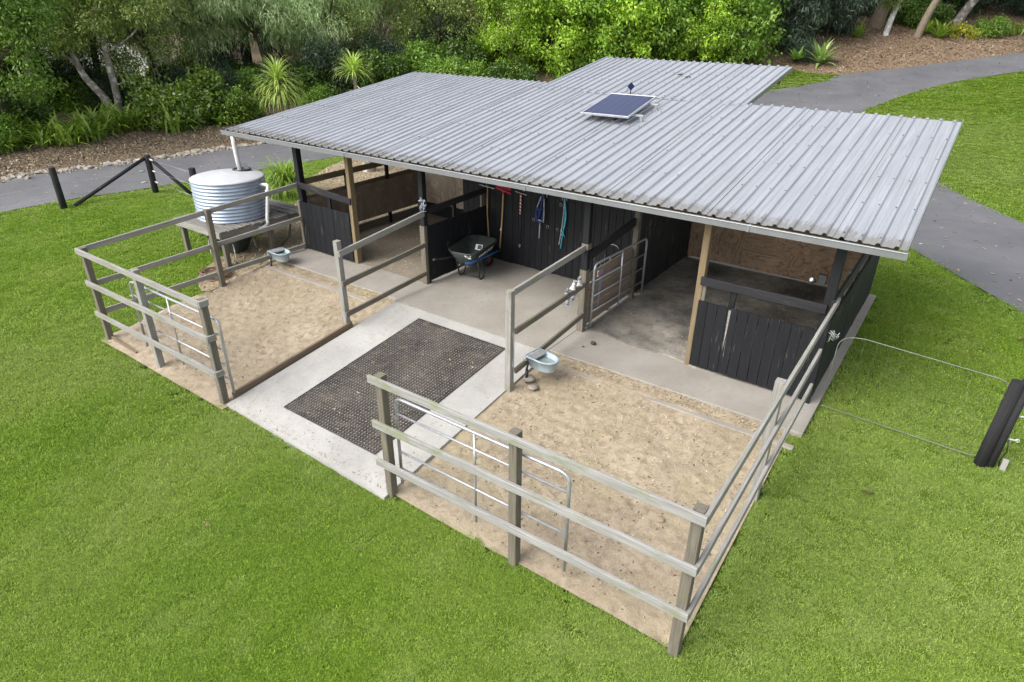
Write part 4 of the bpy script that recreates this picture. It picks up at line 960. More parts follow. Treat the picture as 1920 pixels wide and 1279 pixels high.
# ============================================================ electric fence posts, side gate
def round_post(m_, p, zb, zt_, r=.075, lean=(0, 0)):
    x, y = p; m_.tube([(x, y, zb), (x+lean[0]*.5, y+lean[1]*.5, (zb+zt_)/2), (x+lean[0], y+lean[1], zt_-.01), (x+lean[0], y+lean[1], zt_)], [r*1.05, r, r*.98, r*.9], 14)
EF = thing('electric_fence', (-15, -.5, -.05), 'black strainer posts with diagonal braces and electric wires by the left driveway', 'fence'); ER = (-15, -.5, -.05)
pts = [((-15.62, -1.68), -.14, 1.0), ((-14.98, .60), -.05, 1.06), ((-11.75, .12), -.05, 1.20)]
def insulator(m_, p, d): m_.tube([Vector(p), Vector(p)+Vector(d)*.5, Vector(p)+Vector(d)], [.016, .028, .014], 7)
for (p, zb, ztp) in pts:
    m_ = MB(); round_post(m_, p, zb-.3, ztp, .085); m_.build('post', M['black_post'], EF, ER)
for a, b in (((-15.5, -1.45, -.08), (-15.0, .52, .98)), ((-13.75, 1.05, -.02), (-14.92, .62, .98))):
    m_ = MB(); m_.tube([a, b], .05, 8); m_.build('brace', M['black_post'], EF, ER)
for z in (.95, .62, .30):
    m_ = MB(); m_.tube([(-17.6, -9, z-.6), (-15.62, -1.60, z-.08), (-15.0, .5, z), (-14.9, .62, z)], .0032, 4); m_.build('wire', M['galv'], EF, ER)
    m_ = MB(); m_.tube([(-14.9, .6, z), (-11.8, .16, z+.10)], .0032, 4); m_.build('wire', M['galv'], EF, ER)
    for q in (((-15.02, .46, z), (-.05, -.16, 0)), ((-14.86, .6, z), (.22, -.03, .0))):
        m_ = MB(); insulator(m_, *q); m_.build('insulator', M['white'], EF, ER)
GP = thing('gate_post', (5.82, -.17, -.05), 'leaning tarred black post with three white insulators on the right lawn', 'post')
m_ = MB(); m_.tube([(-.02, -.0, -.3), (.02, 0, 1.21)], .068, 14); m_.build('post', M['black_post'], GP)
m_ = MB(); m_.tube([(.07, .05, -.3), (.11, .05, 1.22)], .062, 14); m_.build('post', M['black_post'], GP)
for z in (1.06, .75, .42):
    m_ = MB(); m_.tube([(.16, .08, z), (.25, .10, z)], .011, 6); m_.tube([(.25+.02*math.cos(a), .10, z+.02*math.sin(a)) for a in np.linspace(0, 6, 8)], .006, 5); m_.build('insulator', M['white'], GP)
m_ = MB(); m_.tube([(.17, .09, .40), (.20, .10, .25), (.17, .09, .1), (.19, .1, -.02)], .007, 5); m_.build('earth_wire', M['black_plastic'], GP)
m_ = MB(); m_.box((.22, .05, .04), (.06, .05, .22)); m_.build('footing', M['conc_path'], GP)
MG = thing('mesh_gate', (3.92, .02, 0), 'arched galvanised wire mesh garden gate between stable corner and black post', 'gate', None, -.06)
fr = round_path([(0, 0, .0), (0, 0, 1.06), (.22, 0, 1.14), (1.88, 0, 1.10), (1.88, 0, .0), (0, 0, .0)], .14)
m_ = MB(); m_.tube(fr, .0065, 6); m_.build('frame', M['dull_wire'], MG)
for i in range(1, 12):
    x = 1.8*i/12; m_ = MB(); m_.tube([(x, 0, .0), (x, 0, 1.13)], .0006, 3); m_.build('mesh_wire', M['dull_wire'], MG)
for i in range(1, 8):
    z = 1.1*i/8; m_ = MB(); m_.tube([(0, .003, z), (1.8, .003, z)], .0006, 3); m_.build('mesh_wire', M['dull_wire'], MG)
m_ = MB()
for i in range(14):
    c = Vector((X3+.09, .04, 1.05)); m_.tube([c+Vector((random.uniform(-.03, .1), random.uniform(-.06, .03), random.uniform(-.1, .1))), c+Vector((random.uniform(-.03, .12), random.uniform(-.06, .03), random.uniform(-.12, .08)))], .006, 4)
o = m_.build('gate_chain', M['galv_old']); tag(o, 'loop of bright chain tying the mesh gate to the stable corner', 'chain', kind='stuff')
# chains at the yard gate posts
def chain(a, b, label, sag=.03):
    m_ = MB(); a, b = Vector(a), Vector(b); n_ = int((b-a).length/.032)
    for i in range(n_):
        c = a.lerp(b, (i+.5)/n_)+Vector((sag*math.sin(math.pi*(i+.5)/n_), 0, 0)); d = (b-a).normalized(); s = Vector((1, 0, 0)) if i % 2 else Vector((0, 1, 0))
        m_.tube([c+d*.02*math.cos(t)+s*.010*math.sin(t) for t in np.linspace(0, 2*math.pi, 7)[:-1]], .0032, 4, closed=True)
    o = m_.build('latch_chain', M['galv_old']); tag(o, label, 'chain')
chain((X1+.085, YF-.10, .66), (X1+.06, YF-.09, -.36), 'rusty latch chain hanging down the gate post of the left yard')
chain((X2+.09, YM-.05, .85), (X2+.08, YM-.04, .28), 'latch chain hanging down the divider post above the drinker')
# small things on the concrete and in the yards
def blob(name, loc, r, mat, label, cat, sq=.7):
    m_ = MB(); bm = bmesh.new(); bmesh.ops.create_icosphere(bm, subdivisions=2, radius=r)
    for v in bm.verts: v.co = v.co*(1+random.uniform(-.13, .13)); v.co.z *= sq
    m_.add([v.co for v in bm.verts], [[v.index for v in f.verts] for f in bm.faces], None, True); bm.free()
    o = m_.build(name, mat); o.location = loc; tag(o, label, cat); return o
blob('dung_ball', (.43, -.28, .03), 0.045, M['bark_dark'], 'dark round dung ball lying on the right apron', 'dung')
blob('dung_crumb', (.34, -.46, .012), 0.016, M['bark_dark'], 'tiny dark dung crumb on the right apron', 'dung')
blob('stone', (2.94, -3.16, -.27), .05, M['sand'], 'pale stone lying in the middle of the right sand yard', 'stone', .5)
blob('stone', (.13, -1.72, -.07), .09, M['rock'], 'pale mossy stone under the drinker of the right yard', 'stone', .6)
o = blob('stone', (.30, -1.86, -.10), .08, M['rock'], 'flat brown stone lying in the sand below the right drinker', 'stone', .35)

# ============================================================ vegetation
def leaf_cloud(centres, radii, n, ln, wd, droop=.3, up=.6, shell=.55, flat=1.0, cluster=0, seed=0):
    """n rhombic leaves spread through ellipsoid clumps; returns (n*4,3) corners and a per-corner tint"""
    g = np.random.default_rng(seed); centres = np.array(centres, float); radii = np.array(radii, float)
    wt = (radii**2).sum(1) if radii.ndim > 1 else radii**2; wt = wt/wt.sum()
    k = g.choice(len(centres), n, p=wt)
    d = g.normal(size=(n, 3)); d /= np.linalg.norm(d, axis=1, keepdims=True)
    rr = (shell+(1-shell)*g.random(n))[:, None]
    # ragged outline: some sprigs shoot past the clump
    rr *= 1+.35*(g.random(n)[:, None]**4)
    P = centres[k]+d*rr*(radii[k] if radii.ndim > 1 else radii[k][:, None])
    tint = g.normal(.45, .22, n)
    if cluster:
        # gather leaves into sprigs
        m = n//cluster; idx = np.repeat(np.arange(m), cluster)[:n]; idx = np.concatenate([idx, np.full(n-len(idx), m-1)])
        P = P[idx]+g.normal(size=(n, 3))*ln*.75; d = d[idx]; tint = tint[idx]+g.normal(0, .12, n)
    a = g.normal(size=(n, 3))*.8+d*.5; a[:, 2] -= droop*1.2; a /= np.linalg.norm(a, axis=1, keepdims=True)
    nr = g.normal(size=(n, 3))*.55+d*.5; nr[:, 2] += up
    b = np.cross(nr, a); b /= np.linalg.norm(b, axis=1, keepdims=True)+1e-9
    L = ln*(.6+.8*g.random(n))[:, None]; W = wd*(.6+.8*g.random(n))[:, None]
    nn = np.cross(a, b)
    v0 = P; v1 = P+a*L*.45+b*W*.5-nn*W*.12; v2 = P+a*L; v2[:, 2] -= L[:, 0]*droop*.3; v3 = P+a*L*.45-b*W*.5-nn*W*.12
    V = np.stack([v0, v1, v2, v3], 1).reshape(-1, 3)
    return V, np.repeat(np.clip(tint, 0, 1), 4)
def limb_mesh(name, mat, paths):
    m_ = MB()
    for P, r0, r1 in paths:
        Q = resample(P, 4); k = len(Q); m_.tube([tuple(q) for q in Q], [r0+(r1-r0)*(i/(k-1))**.8 for i in range(k)], 8)
    me_o = m_.build(name, mat); me = me_o.data; bpy.data.objects.remove(me_o); me.name = name; return me
def make_tree(seed, H, cb, cr, n, lmat, bmat, ln, wd, tr=.14, lean=(0, 0), forks=3, droop=.3, cluster=0, nclump=16, clump=(.6, 1.1), up=.6, shell=.5):
    """returns meshes (trunk, crown) of a tree H tall whose crown starts at cb"""
    g = random.Random(seed); paths = []; cs, rs = [], []
    top = Vector((lean[0], lean[1], cb+.25*(H-cb)))
    trunk = [(0, 0, -.3), (lean[0]*.2+g.uniform(-.08, .08), lean[1]*.2, top.z*.35), (lean[0]*.6+g.uniform(-.1, .1), lean[1]*.6+g.uniform(-.1, .1), top.z*.7), tuple(top)]
    paths.append((trunk, tr, tr*.55))
    for i in range(forks):
        a = 6.28*i/forks+g.uniform(-.5, .5); h0 = g.uniform(.5, .98); b = Vector(trunk[2]).lerp(top, (h0-.5)*2)
        e = Vector((math.cos(a)*cr*g.uniform(.5, .85), math.sin(a)*cr*g.uniform(.5, .85), g.uniform(.3, .9)*(H-cb)*.8+b.z*.4))+Vector((lean[0], lean[1], cb*.6)); e.z = min(e.z, H*.92)
        md = b.lerp(e, .5)+Vector((g.uniform(-.2, .2), g.uniform(-.2, .2), g.uniform(-.2, .3)))
        paths.append(([tuple(b), tuple(md), tuple(e)], tr*.5, tr*.13))
        for j in range(2):
            s = md.lerp(e, g.uniform(0, .6)); q = s+Vector((g.uniform(-1, 1), g.uniform(-1, 1), g.uniform(-.2, .8)))*cr*.45
            paths.append(([tuple(s), tuple(s.lerp(q, .5)+Vector((0, 0, .1))), tuple(q)], tr*.2, tr*.05)); cs.append(tuple(q)); rs.append(g.uniform(*clump))
        cs.append(tuple(e)); rs.append(g.uniform(*clump)*1.1)
    for i in range(nclump):
        a, r, h = g.uniform(0, 6.28), cr*math.sqrt(g.uniform(.08, 1)), g.uniform(0, 1)
        k = math.sqrt(max(.1, 1-abs(h-.45)**2*2.6))
        cs.append((lean[0]+math.cos(a)*r*k, lean[1]+math.sin(a)*r*k, cb+h*(H-cb))); rs.append(g.uniform(*clump))
    R3 = np.array([(r*1.1, r*1.1, r*.75) for r in rs])
    V, t = leaf_cloud(cs, R3, n, ln, wd, droop, up, shell, cluster=cluster, seed=seed)
    return limb_mesh('trunk', bmat, paths), fast_mesh('crown', V, 4, lmat, t)
def place_tree(name, label, cat, x, y, meshes, rz=0, sc=1, group=None, dz=0, szz=1):
    t = thing(name, (x, y, Tz(x, y)+G0+dz), label, cat, group, rz); t.scale = (sc, sc, sc*szz)
    link('trunk', meshes[0], t); link('crown', meshes[1], t); return t
ML = M
SPC = {
 'feather': [make_tree(11, 8.5, 3.0, 3.0, 13000, ML['leaf_grey'], ML['bark_dark'], .26, .035, .16, (.4, 0), 4, .75, 9, 18, (.6, 1.1)), make_tree(12, 8, 2.6, 2.8, 13000, ML['leaf_grey'], ML['bark_dark'], .26, .035, .15, (-.5, .3), 4, .75, 9, 18, (.6, 1.0))],
 'olive': [make_tree(21, 8, 1.9, 2.7, 15000, ML['leaf_olive'], ML['bark_brown'], .13, .05, .16, (.3, .2), 5, .35, 6, 48, (.34, .7), .7, .6), make_tree(22, 7.2, 1.2, 2.6, 15000, ML['leaf_olive'], ML['bark_dark'], .13, .05, .14, (-.4, 0), 5, .35, 6, 48, (.34, .7), .7, .6)],
 'lime': [make_tree(31, 5.6, .5, 2.2, 11500, ML['leaf_lime'], ML['bark_brown'], .21, .105, .09, (.1, .1), 4, .3, 8, 80, (.26, .52), .9, .72), make_tree(32, 5.0, .4, 2.1, 11500, ML['leaf_mid'], ML['bark_brown'], .20, .10, .09, (-.2, .1), 4, .3, 8, 80, (.26, .52), .9, .72), make_tree(33, 6.2, .9, 2.3, 17000, ML['leaf_lime'], ML['bark_brown'], .15, .07, .1, (.2, -.1), 4, .3, 8, 85, (.26, .50), .9, .72)],
 'dark': [make_tree(41, 5.8, .2, 2.0, 24000, ML['leaf_dark'], ML['bark_dark'], .30, .04, .1, (0, 0), 4, .6, 7, 26, (.5, .9), .5)],
 'mid': [make_tree(51, 7.5, 1.6, 2.6, 28000, ML['leaf_mid'], ML['bark_dark'], .15, .065, .13, (.2, 0), 5, .3, 6, 46, (.35, .7), .7, .6), make_tree(52, 9.5, 2.2, 3.0, 28000, ML['leaf_bush'], ML['bark_dark'], .17, .07, .16, (0, .3), 5, .3, 6, 28, (.6, 1.1))],
}
# -- the forked pale tree and its neighbours on the left
PT = thing('forked_tree', (-27.3, 5.5, Tz(-27.3, 5.5)+G0), 'pale mottled forked trunk leaning apart above the strap leaved plants', 'tree')
me = limb_mesh('trunk', M['bark_pale'], [([(0, 0, -.3), (-.25, -.15, .9), (-.9, -.5, 1.9), (-1.2, -.6, 3.0), (-1.35, -.5, 5.2)], .21, .10), ([(.05, 0, -.3), (.10, .2, 1.0), (.0, .25, 2.6), (-.1, .4, 4.2), (.2, .6, 6)], .19, .09), ([(-1.0, -.5, 2.1), (-1.6, -.9, 3.0), (-2.0, -1.3, 4.0)], .07, .03), ([(.05, .2, 1.5), (.9, .8, 1.7), (1.9, 1.5, 1.35)], .05, .015), ([(0, .25, 2.8), (1.0, 1.0, 3.5), (1.5, 1.5, 4.2)], .06, .02), ([(-1.3, -.5, 4), (-2.1, -.6, 4.9), (-2.9, -.9, 5.3)], .05, .015)])
link('trunk', me, PT)
V, t_ = leaf_cloud([(-1.5, -.6, 4.0), (-.6, 0, 4.9), (.5, .7, 5.3), (-2.0, -1.3, 4.4), (1.5, 1.5, 4.5), (-.6, -.4, 6), (-2.8, -.9, 5.4), (.2, .2, 4.0), (-.9, -.8, 3.4), (1.3, .8, 5.8)], np.array([(.9, .9, .6)]*10), 16000, .14, .06, .4, .6, .3, cluster=6, seed=3)
link('crown', fast_mesh('crown', V, 4, M['leaf_olive'], t_), PT)
trees = [
 # name, label, x, y, species, variant, rot, scale, dz
 ('leafy_tree', 'mid green tree filling the top left corner of the picture', -25.8, .9, 'mid', 0, .3, 1.0, .2),
 ('leafy_tree', 'olive tree just left of the forked pale trunk', -29.6, 3.4, 'olive', 0, 1.2, 1.05, .4),
 ('leafy_tree', 'olive green tree just right of the forked pale trunk', -28.9, 8.6, 'olive', 1, 2.0, 1.05, .6),
 ('feathery_tree', 'grey green feathery tree whose low boughs hang right of the forked trunk', -29.5, 11.6, 'feather', 0, .6, 1.0, -.1),
 ('feathery_tree', 'grey green feathery tree with dark trunk behind the strappy palm', -27.6, 14.0, 'feather', 1, 1.9, 1.0, .35),
 ('feathery_tree', 'grey green feathery tree right above the second strappy palm', -26.0, 17.4, 'feather', 0, 3.4, 1.0, -.3),
 ('leafy_tree', 'olive brown tree with dark limbs over the left end of the roof', -25.2, 20.6, 'olive', 0, 4.0, 1.1, -.3),
 ('leafy_tree', 'olive tree behind the middle of the main roof', -22.8, 22.4, 'olive', 1, 5.1, 1.05, -.5),
 ('leafy_tree', 'dull olive tree just left of the bright green hedge', -20.6, 24.0, 'olive', 0, 2.6, 1.0, -1.0),
 ('hedge_tree', 'lime green bushy tree at the left end of the hedge', -18.6, 23.6, 'lime', 2, .4, 1.0, -.5),
 ('hedge_tree', 'yellow green bushy tree behind the notch of the roof', -16.4, 24.6, 'lime', 0, 1.4, .95, -.5),
 ('hedge_tree', 'mid green bushy tree rising left behind the rear roof', -14.9, 26.8, 'lime', 1, 2.2, 1.1, -.4),
 ('hedge_tree', 'lime green bushy tree centred behind the rear roof', -13.0, 27.4, 'lime', 0, 3.3, 1.0, -.4),
 ('hedge_tree', 'mid green bushy tree right of centre behind the rear roof', -11.4, 29.2, 'lime', 1, 4.4, 1.1, -.4),
 ('hedge_tree', 'bright green bushy tree behind the right part of the rear roof', -9.7, 30.2, 'lime', 2, 5.5, 1.0, -.4),
 ('hedge_tree', 'green bushy tree at the right end of the hedge', -7.9, 31.6, 'lime', 1, .9, 1.1, -.3),
 ('dark_shrub', 'dark narrow leaved tall shrub right of the hedge', -7.0, 35.6, 'dark', 0, 0, 1.15, -.3),
 ('dark_shrub', 'dark narrow leaved shrub nearest the leaning trunks', -5.0, 38.6, 'dark', 0, 2.2, 1.05, -.3),
]
for nm, lb, x, y, sp, va, rz, sc_, dz in trees: place_tree(nm, lb, 'tree' if 'tree' in nm else 'shrub', x, y, SPC[sp][va % len(SPC[sp])], rz, sc_, 'front row of trees beyond the driveway', dz)
for i, (x, y, sp, va, sc_, dz, lb) in enumerate(((-31.5, 9.6, 'feather', 1, 1.0, -.9, 'grey green feathery tree low behind the forked pale tree'), (-30.2, 13.0, 'feather', 0, .9, -1.2, 'grey green feathery tree hanging low over the wispy dark shrubs'), (-28.6, 16.0, 'feather', 1, .95, -.9, 'grey green feathery tree between and behind the strappy palms'), (-34.5, 11.5, 'olive', 0, 1.1, -.8, 'olive tree left of the dark trunk group'), (-35.5, 16.0, 'mid', 0, 1.1, -.4, 'leafy tree behind the dark trunk group'), (-33.5, 21.5, 'olive', 1, 1.1, -.6, 'olive tree right of the dark trunk group'), (-28.0, 22.5, 'feather', 1, .95, -1.0, 'grey green feathery tree behind the olive brown tree'), (-31.5, 1.2, 'olive', 1, 1.1, -.3, 'olive tree behind the far left shrubs'), (-33.0, 5.4, 'mid', 0, 1.0, .3, 'leafy tree in the gap left of the forked pale tree'))):
    place_tree('leafy_tree' if sp != 'feather' else 'feathery_tree', lb, 'tree', x, y, SPC[sp][va], i*1.3, sc_, 'second row of trees on the left', dz)
# dark trunks in the gap behind the feathery trees
k = 0
for x, y, r, l in ((-33.0, 13.9, .22, 'slim dark trunk at the left of the dark trunk group'), (-33.4, 16.6, .36, 'thickest dark trunk in the middle of the dark trunk group'), (-32.6, 17.6, .28, 'dark trunk just right of the thickest one'), (-31.6, 20.0, .30, 'dark trunk second from the right end of the dark trunk group'), (-31.0, 21.2, .26, 'dark trunk at the right end of the dark trunk group'), (-32.0, 7.2, .20, 'dark leaning trunk left behind the forked pale tree')):
    g = thing('dark_tree', (x, y, Tz(x, y)+G0), l, 'tree', 'dark trunks between the trees')
    me = limb_mesh('trunk', M['bark_dark'], [([(0, 0, -.3), (.1*(k % 3-1), .05, 2), (.2*(k % 2)-.1, .1, 4), (.3*(k % 3-1), .2, 7)], r, r*.6), ([(0, .05, 2.5), (.7, .5, 4), (1.2, .8, 6)], r*.4, r*.15)])
    link('trunk', me, g); link('crown', SPC['mid'][1][1], g, (0, 0, 1.2)).rotation_euler[2] = k; k += 1
# second and third rows: individual trees further back
g_ = random.Random(5)
back = [(-36, 1), (-40, 6), (-37, 24.5), (-33.5, 27), (-30.5, 29.5), (-27.5, 30.5), (-24.5, 31), (-21.5, 32), (-18.5, 33.5), (-15.5, 35), (-12.5, 36.5), (-9.5, 39), (-41, 28), (-36, 32), (-31, 35.5), (-26, 38), (-21, 40), (-16, 42), (-11, 44), (-47, 0), (-52, 8), (-44, 21), (-46, 26), (-35.5, 19.5), (-38, -3), (-30, -4)]
for i, (x, y) in enumerate(back):
    sp = 'mid' if i % 3 else 'olive'; place_tree('woodland_tree', 'tree of the dense woodland standing behind the front row of trees', 'tree', x, y, SPC[sp][i % 2], g_.uniform(0, 6), g_.uniform(.95, 1.2), 'woodland trees behind the front row', -.6)
for i in range(34):
    a = i/33; x, y = -70+a*90+g_.uniform(-2, 2), 24+a*58+g_.uniform(-3, 3)
    if a < .12: continue
    place_tree('woodland_tree', 'tree of the dense woodland standing behind the front row of trees', 'tree', x, y, SPC['mid'][i % 2], g_.uniform(0, 6), g_.uniform(1.1, 1.5), 'woodland trees behind the front row', -1.0)
# leaning trunks on the bank, right
for i, (x, y, r, lean, bm_, lb) in enumerate(((-3.0, 42.3, .42, (1.1, .4), 'bark_brown', 'thick brown grey leaning trunk, leftmost on the woodchip bank'), (-2.1, 41.0, .17, (.75, .2), 'bark_white', 'slim white barked trunk right of the thick leaning one'), (-.45, 41.8, .22, (1.3, .2), 'bark_brown', 'slim tan leaning trunk in the middle of the woodchip bank'), (1.1, 46.2, .27, (2.6, .4), 'bark_pale', 'pale strongly leaning trunk at the right of the woodchip bank'))):
    t = thing('bank_tree', (x, y, Tz(x, y)-.05), lb, 'tree', 'leaning trunks on the woodchip bank')
    link('trunk', limb_mesh('trunk', M[bm_], [([(0, 0, -.4), (lean[0]*.25, lean[1]*.3, 1.2), (lean[0]*.7, lean[1]*.6, 3), (lean[0]*1.5, lean[1], 6.5)], r*1.15, r*.7), ([(lean[0]*.9, .2, 3.8), (lean[0]*.9-.8, .5, 5), (lean[0]*.9-1.4, .8, 7)], r*.35, r*.12)]), t)
    c = link('crown', SPC['mid'][i % 2][1], t, (lean[0]*1.3, lean[1], 3.2)); c.rotation_euler[2] = i
    if i == 1: link('sprig', fast_mesh('sprig', leaf_cloud([(-.1, -.3, 2.1), (.3, -.2, 2.5)], np.array([(.5, .4, .5)]*2), 1800, .25, .04, .8, .4, .2, cluster=6, seed=77)[0], 4, M['leaf_olive']), t)
# -- shrubs
def make_bush(seed, rx, ry, h, n, lmat, ln, wd, cl=6, stem='bark_dark', droop=.2, up=.8):
    g = random.Random(seed); cs, rs, paths = [], [], []
    for i in range(14):
        a, r = g.uniform(0, 6.28), math.sqrt(g.random()); z = g.uniform(.15, .95)*h*(1-.35*r); c = (math.cos(a)*rx*r*.8, math.sin(a)*ry*r*.8, z)
        cs.append(c); k = g.uniform(.25, .42); rs.append((rx*k, ry*k, h*k*.8))
        if i < 7: paths.append(([(c[0]*.15, c[1]*.15, -.1), (c[0]*.5, c[1]*.5, z*.55), c], .025, .008))
    V, t = leaf_cloud(cs, np.array(rs), n, ln, wd, droop, up, .45, cluster=cl, seed=seed)
    return limb_mesh('stems', M[stem], paths), fast_mesh('foliage', V, 4, lmat, t)
BUS = {'deep': make_bush(61, 1.5, 1.3, 1.7, 12000, M['leaf_bush'], .12, .065), 'mid': make_bush(62, 1.2, 1.1, 1.2, 9000, M['leaf_mid'], .11, .06), 'grey': make_bush(63, 1.0, .9, 1.8, 9000, M['leaf_dark'], .16, .035), 'dead': make_bush(64, 1.5, 1.3, 2.6, 7000, M['leaf_dark'], .13, .03, 5), 'gloss': make_bush(66, 1.6, 1.4, 1.8, 12000, M['leaf_gloss'], .13, .075), 'yellow': make_bush(65, .9, .7, .8, 3000, M['leaf_yellow'], .10, .05)}
def bush(nm, lb, x, y, key, rz, sc_, gp='shrubs along the mulch beds', dz=0):
    t = thing(nm, (x, y, Tz(x, y)+G0+dz), lb, 'shrub', gp, rz); t.scale = (sc_,)*3; link('stems', BUS[key][0], t); link('foliage', BUS[key][1], t)
for a in (('shrub', 'large glossy green shrub left of centre under the dark trees', -25.6, 7.4, 'gloss', 0, 1.35), ('shrub', 'glossy green shrub between large shrub and the strappy palm', -24.6, 9.3, 'gloss', 2, .95), ('shrub', 'low green shrub at the far left edge of the mulch', -24.9, -.3, 'mid', 1, 1.0), ('shrub', 'dark leafy shrub at the left edge behind the strap leaves', -26.9, 1.4, 'deep', 3, 1.1),
          ('shrub', 'dark wispy shrub behind the forked trunk', -29.4, 6.3, 'dead', 1, .8), ('shrub', 'dark wispy shrub right of the forked trunk', -28.5, 8.9, 'dead', 2.4, .85), ('shrub', 'dark wispy tall shrub left of the strappy palm', -27.2, 11.3, 'dead', 4, .95), ('shrub', 'dark wispy shrub behind the strappy palm', -26.3, 13.6, 'dead', 5.2, .85),
          ('shrub', 'low shrub between the two strappy palms', -24.4, 14.2, 'mid', .4, .8), ('shrub', 'green shrub right of the second strappy palm', -23.6, 17.4, 'deep', 1.4, .9), ('shrub', 'dark shrub above the left edge of the roof', -24.2, 18.8, 'dead', 2.9, .8), ('shrub', 'green shrub behind the peak of the main roof', -21.4, 20.4, 'mid', 5, 1.2), ('shrub', 'lime green shrub behind the main roof', -19.6, 20.9, 'mid', 3.7, 1.2), ('shrub', 'dark green shrub in front of the hedge left end', -17.3, 22.0, 'deep', 4.7, .9),
          ('shrub', 'small green shrub at the foot of the dark tall shrub', -4.9, 33.6, 'grey', 1, .6), ('shrub', 'yellow green flowering shrub on the bank', 1.9, 43.2, 'yellow', 0, 1.0), ('shrub', 'green shrub right of the yellow flowering one', 3.2, 44.4, 'mid', 0, .9), ('shrub', 'leafy shrub behind the middle leaning trunk', -.2, 44.2, 'deep', 2, 1.0), ('shrub', 'leafy shrub behind the white barked trunk', -1.9, 44.6, 'deep', 3, 1.1), ('shrub', 'dark shrub behind the right leaning trunk', 2.2, 49.0, 'dead', 3, 1.2), ('shrub', 'dark shrub left behind the thick leaning trunk', -4.4, 43.4, 'dead', 1, 1.1), ('shrub', 'dark tall shrub at the top right corner', 5.4, 49.4, 'dead', 2, 1.3), ('shrub', 'leafy tall shrub at the top right edge', 7.4, 50.2, 'deep', 2, 1.5), ('shrub', 'dark shrub between the middle and right leaning trunks', .6, 47.2, 'dead', 0, 1.3), ('shrub', 'dark shrub between thick trunk and middle trunk', -2.2, 46.8, 'dead', 4, 1.4)): bush(*a)
for i in range(46):
    u = i/45; x, y = -34+u*21+g_.uniform(-2.2, 2.2), 1+u*31+g_.uniform(-2, 2)
    if i % 5 == 0 and x < -29: continue
    bush('undergrowth_shrub', 'shrub of the dim undergrowth between the trunks behind the front row', x-1.5, y+1.0, ('deep', 'dead', 'mid')[i % 3], i, g_.uniform(1.1, 1.7), 'undergrowth shrubs between the trunks')
for i in range(16):
    x, y = -5.5+i*.95+g_.uniform(-.4, .4), 46.5+i*.55+g_.uniform(-1, 2)
    bush('undergrowth_shrub', 'shrub of the dim undergrowth behind the leaning trunks on the bank', x, y, ('deep', 'dead')[i % 2], i, g_.uniform(1.4, 2.2), 'undergrowth shrubs behind the bank')
# -- rosette plants (agave, strappy palms, strap leaved clumps)
def rosette(n, L, W, el0, el1, curl, seed, seg=4, base=0, tip=.12, spread=0):
    g = np.random.default_rng(seed); V, T_ = [], []
    for i in range(n):
        t = i/n; az = i*2.399+g.normal(0, .15); el = R(el0+(el1-el0)*t)+g.normal(0, .08); l = L*(.75+.4*g.random()); w_ = W*(.8+.4*g.random())
        p = np.array([g.normal(0, spread), g.normal(0, spread), base*(1-t)]); prev = None; tint = np.clip(g.normal(.45, .25), 0, 1)
        for s in range(seg+1):
            u = s/seg; e = el-curl*u*u*1.6; d = np.array([math.cos(az)*math.cos(e), math.sin(az)*math.cos(e), math.sin(e)])
            if s: p = p+d*l/seg
            side = np.array([-math.sin(az), math.cos(az), 0]); ww = w_*(1-(u**1.8))*(.6+.8*min(1, u*3)) if s < seg else w_*tip*.2
            cur = (p-side*ww/2, p+side*ww/2)
            if prev is not None: V += [prev[0], prev[1], cur[1], cur[0]]; T_ += [tint]*4
            prev = cur
    return np.array(V), T_
def rmesh(name, mat, *a, **k):
    V, t = rosette(*a, **k); return fast_mesh(name, V, 4, mat, t)
def tuft(name, label, x, y, mesh, group=None, sc_=1, rz=0, z=0, cat='plant'):
    o = link(name, mesh); o.location = (x, y, Tz(x, y)+G0+z); o.rotation_euler[2] = rz; o.scale = (sc_,)*3; return tag(o, label, cat, group)
tuft('agave', 'variegated cream and green agave at the edge of the woodchip bank', -4.1, 33.9, rmesh('agave', M['agave'], 46, 1.6, .17, 12, 80, .40, 5))
tuft('rosette_plant', 'bright green broad leaved rosette plant left of the agave', -5.15, 33.0, rmesh('rosette_plant', M['attenuata'], 26, .8, .24, 10, 75, .25, 6), z=.25)
me_a2 = rmesh('spiky_plant', M['strap'], 34, 1.0, .12, 20, 85, .4, 8)
tuft('spiky_plant', 'green spiky plant left of the thick leaning trunk', -3.4, 39.6, me_a2)
tuft('spiky_plant', 'grey green spiky plant right on the woodchip bank', .75, 42.3, me_a2, rz=1, sc_=1.3)
tuft('spiky_plant', 'second spiky plant just left of the right hand one', .0, 42.9, me_a2, rz=2.2, sc_=1.0)
def build_pony(label, x, y, h1, h2, s1, s2):
    t = thing('strappy_palm', (x, y, Tz(x, y)+G0), label, 'palm', 'strappy palms beyond the driveway')
    m_ = MB(); m_.tube([(0, 0, -.2), (.03, 0, h1*.5), (0, .02, h1), (-.04, 0, h2)], [.16, .10, .08, .05], 9); m_.build('stem', M['bark_brown'], t)
    if s1: link('skirt_leaves', rmesh('skirt_leaves', M['pony'], 150, s1, .05, -5, 55, 1.35, 14, seg=6), t, (0, .02, h1))
    link('top_leaves', rmesh('top_leaves', M['pony'], 170, s2, .045, 5, 90, .75, 15, seg=6), t, (-.04, 0, h2)); return t
build_pony('pale green strappy palm with upright tuft above a drooping skirt, left of the roof', -21.9, 10.4, 1.42, 1.95, 1.6, 1.3)
build_pony('smaller pale green strappy palm peeping over the left roof edge', -21.9, 14.9, 1.6, 1.7, 0, 1.3)
tuft('grass_tree', 'large green weeping grass clump between tank and stable corner', -11.6, 2.75, rmesh('grass_tree', M['strap'], 420, 1.25, .025, 20, 88, 1.15, 21, seg=6, base=.0, spread=.12), z=.25)
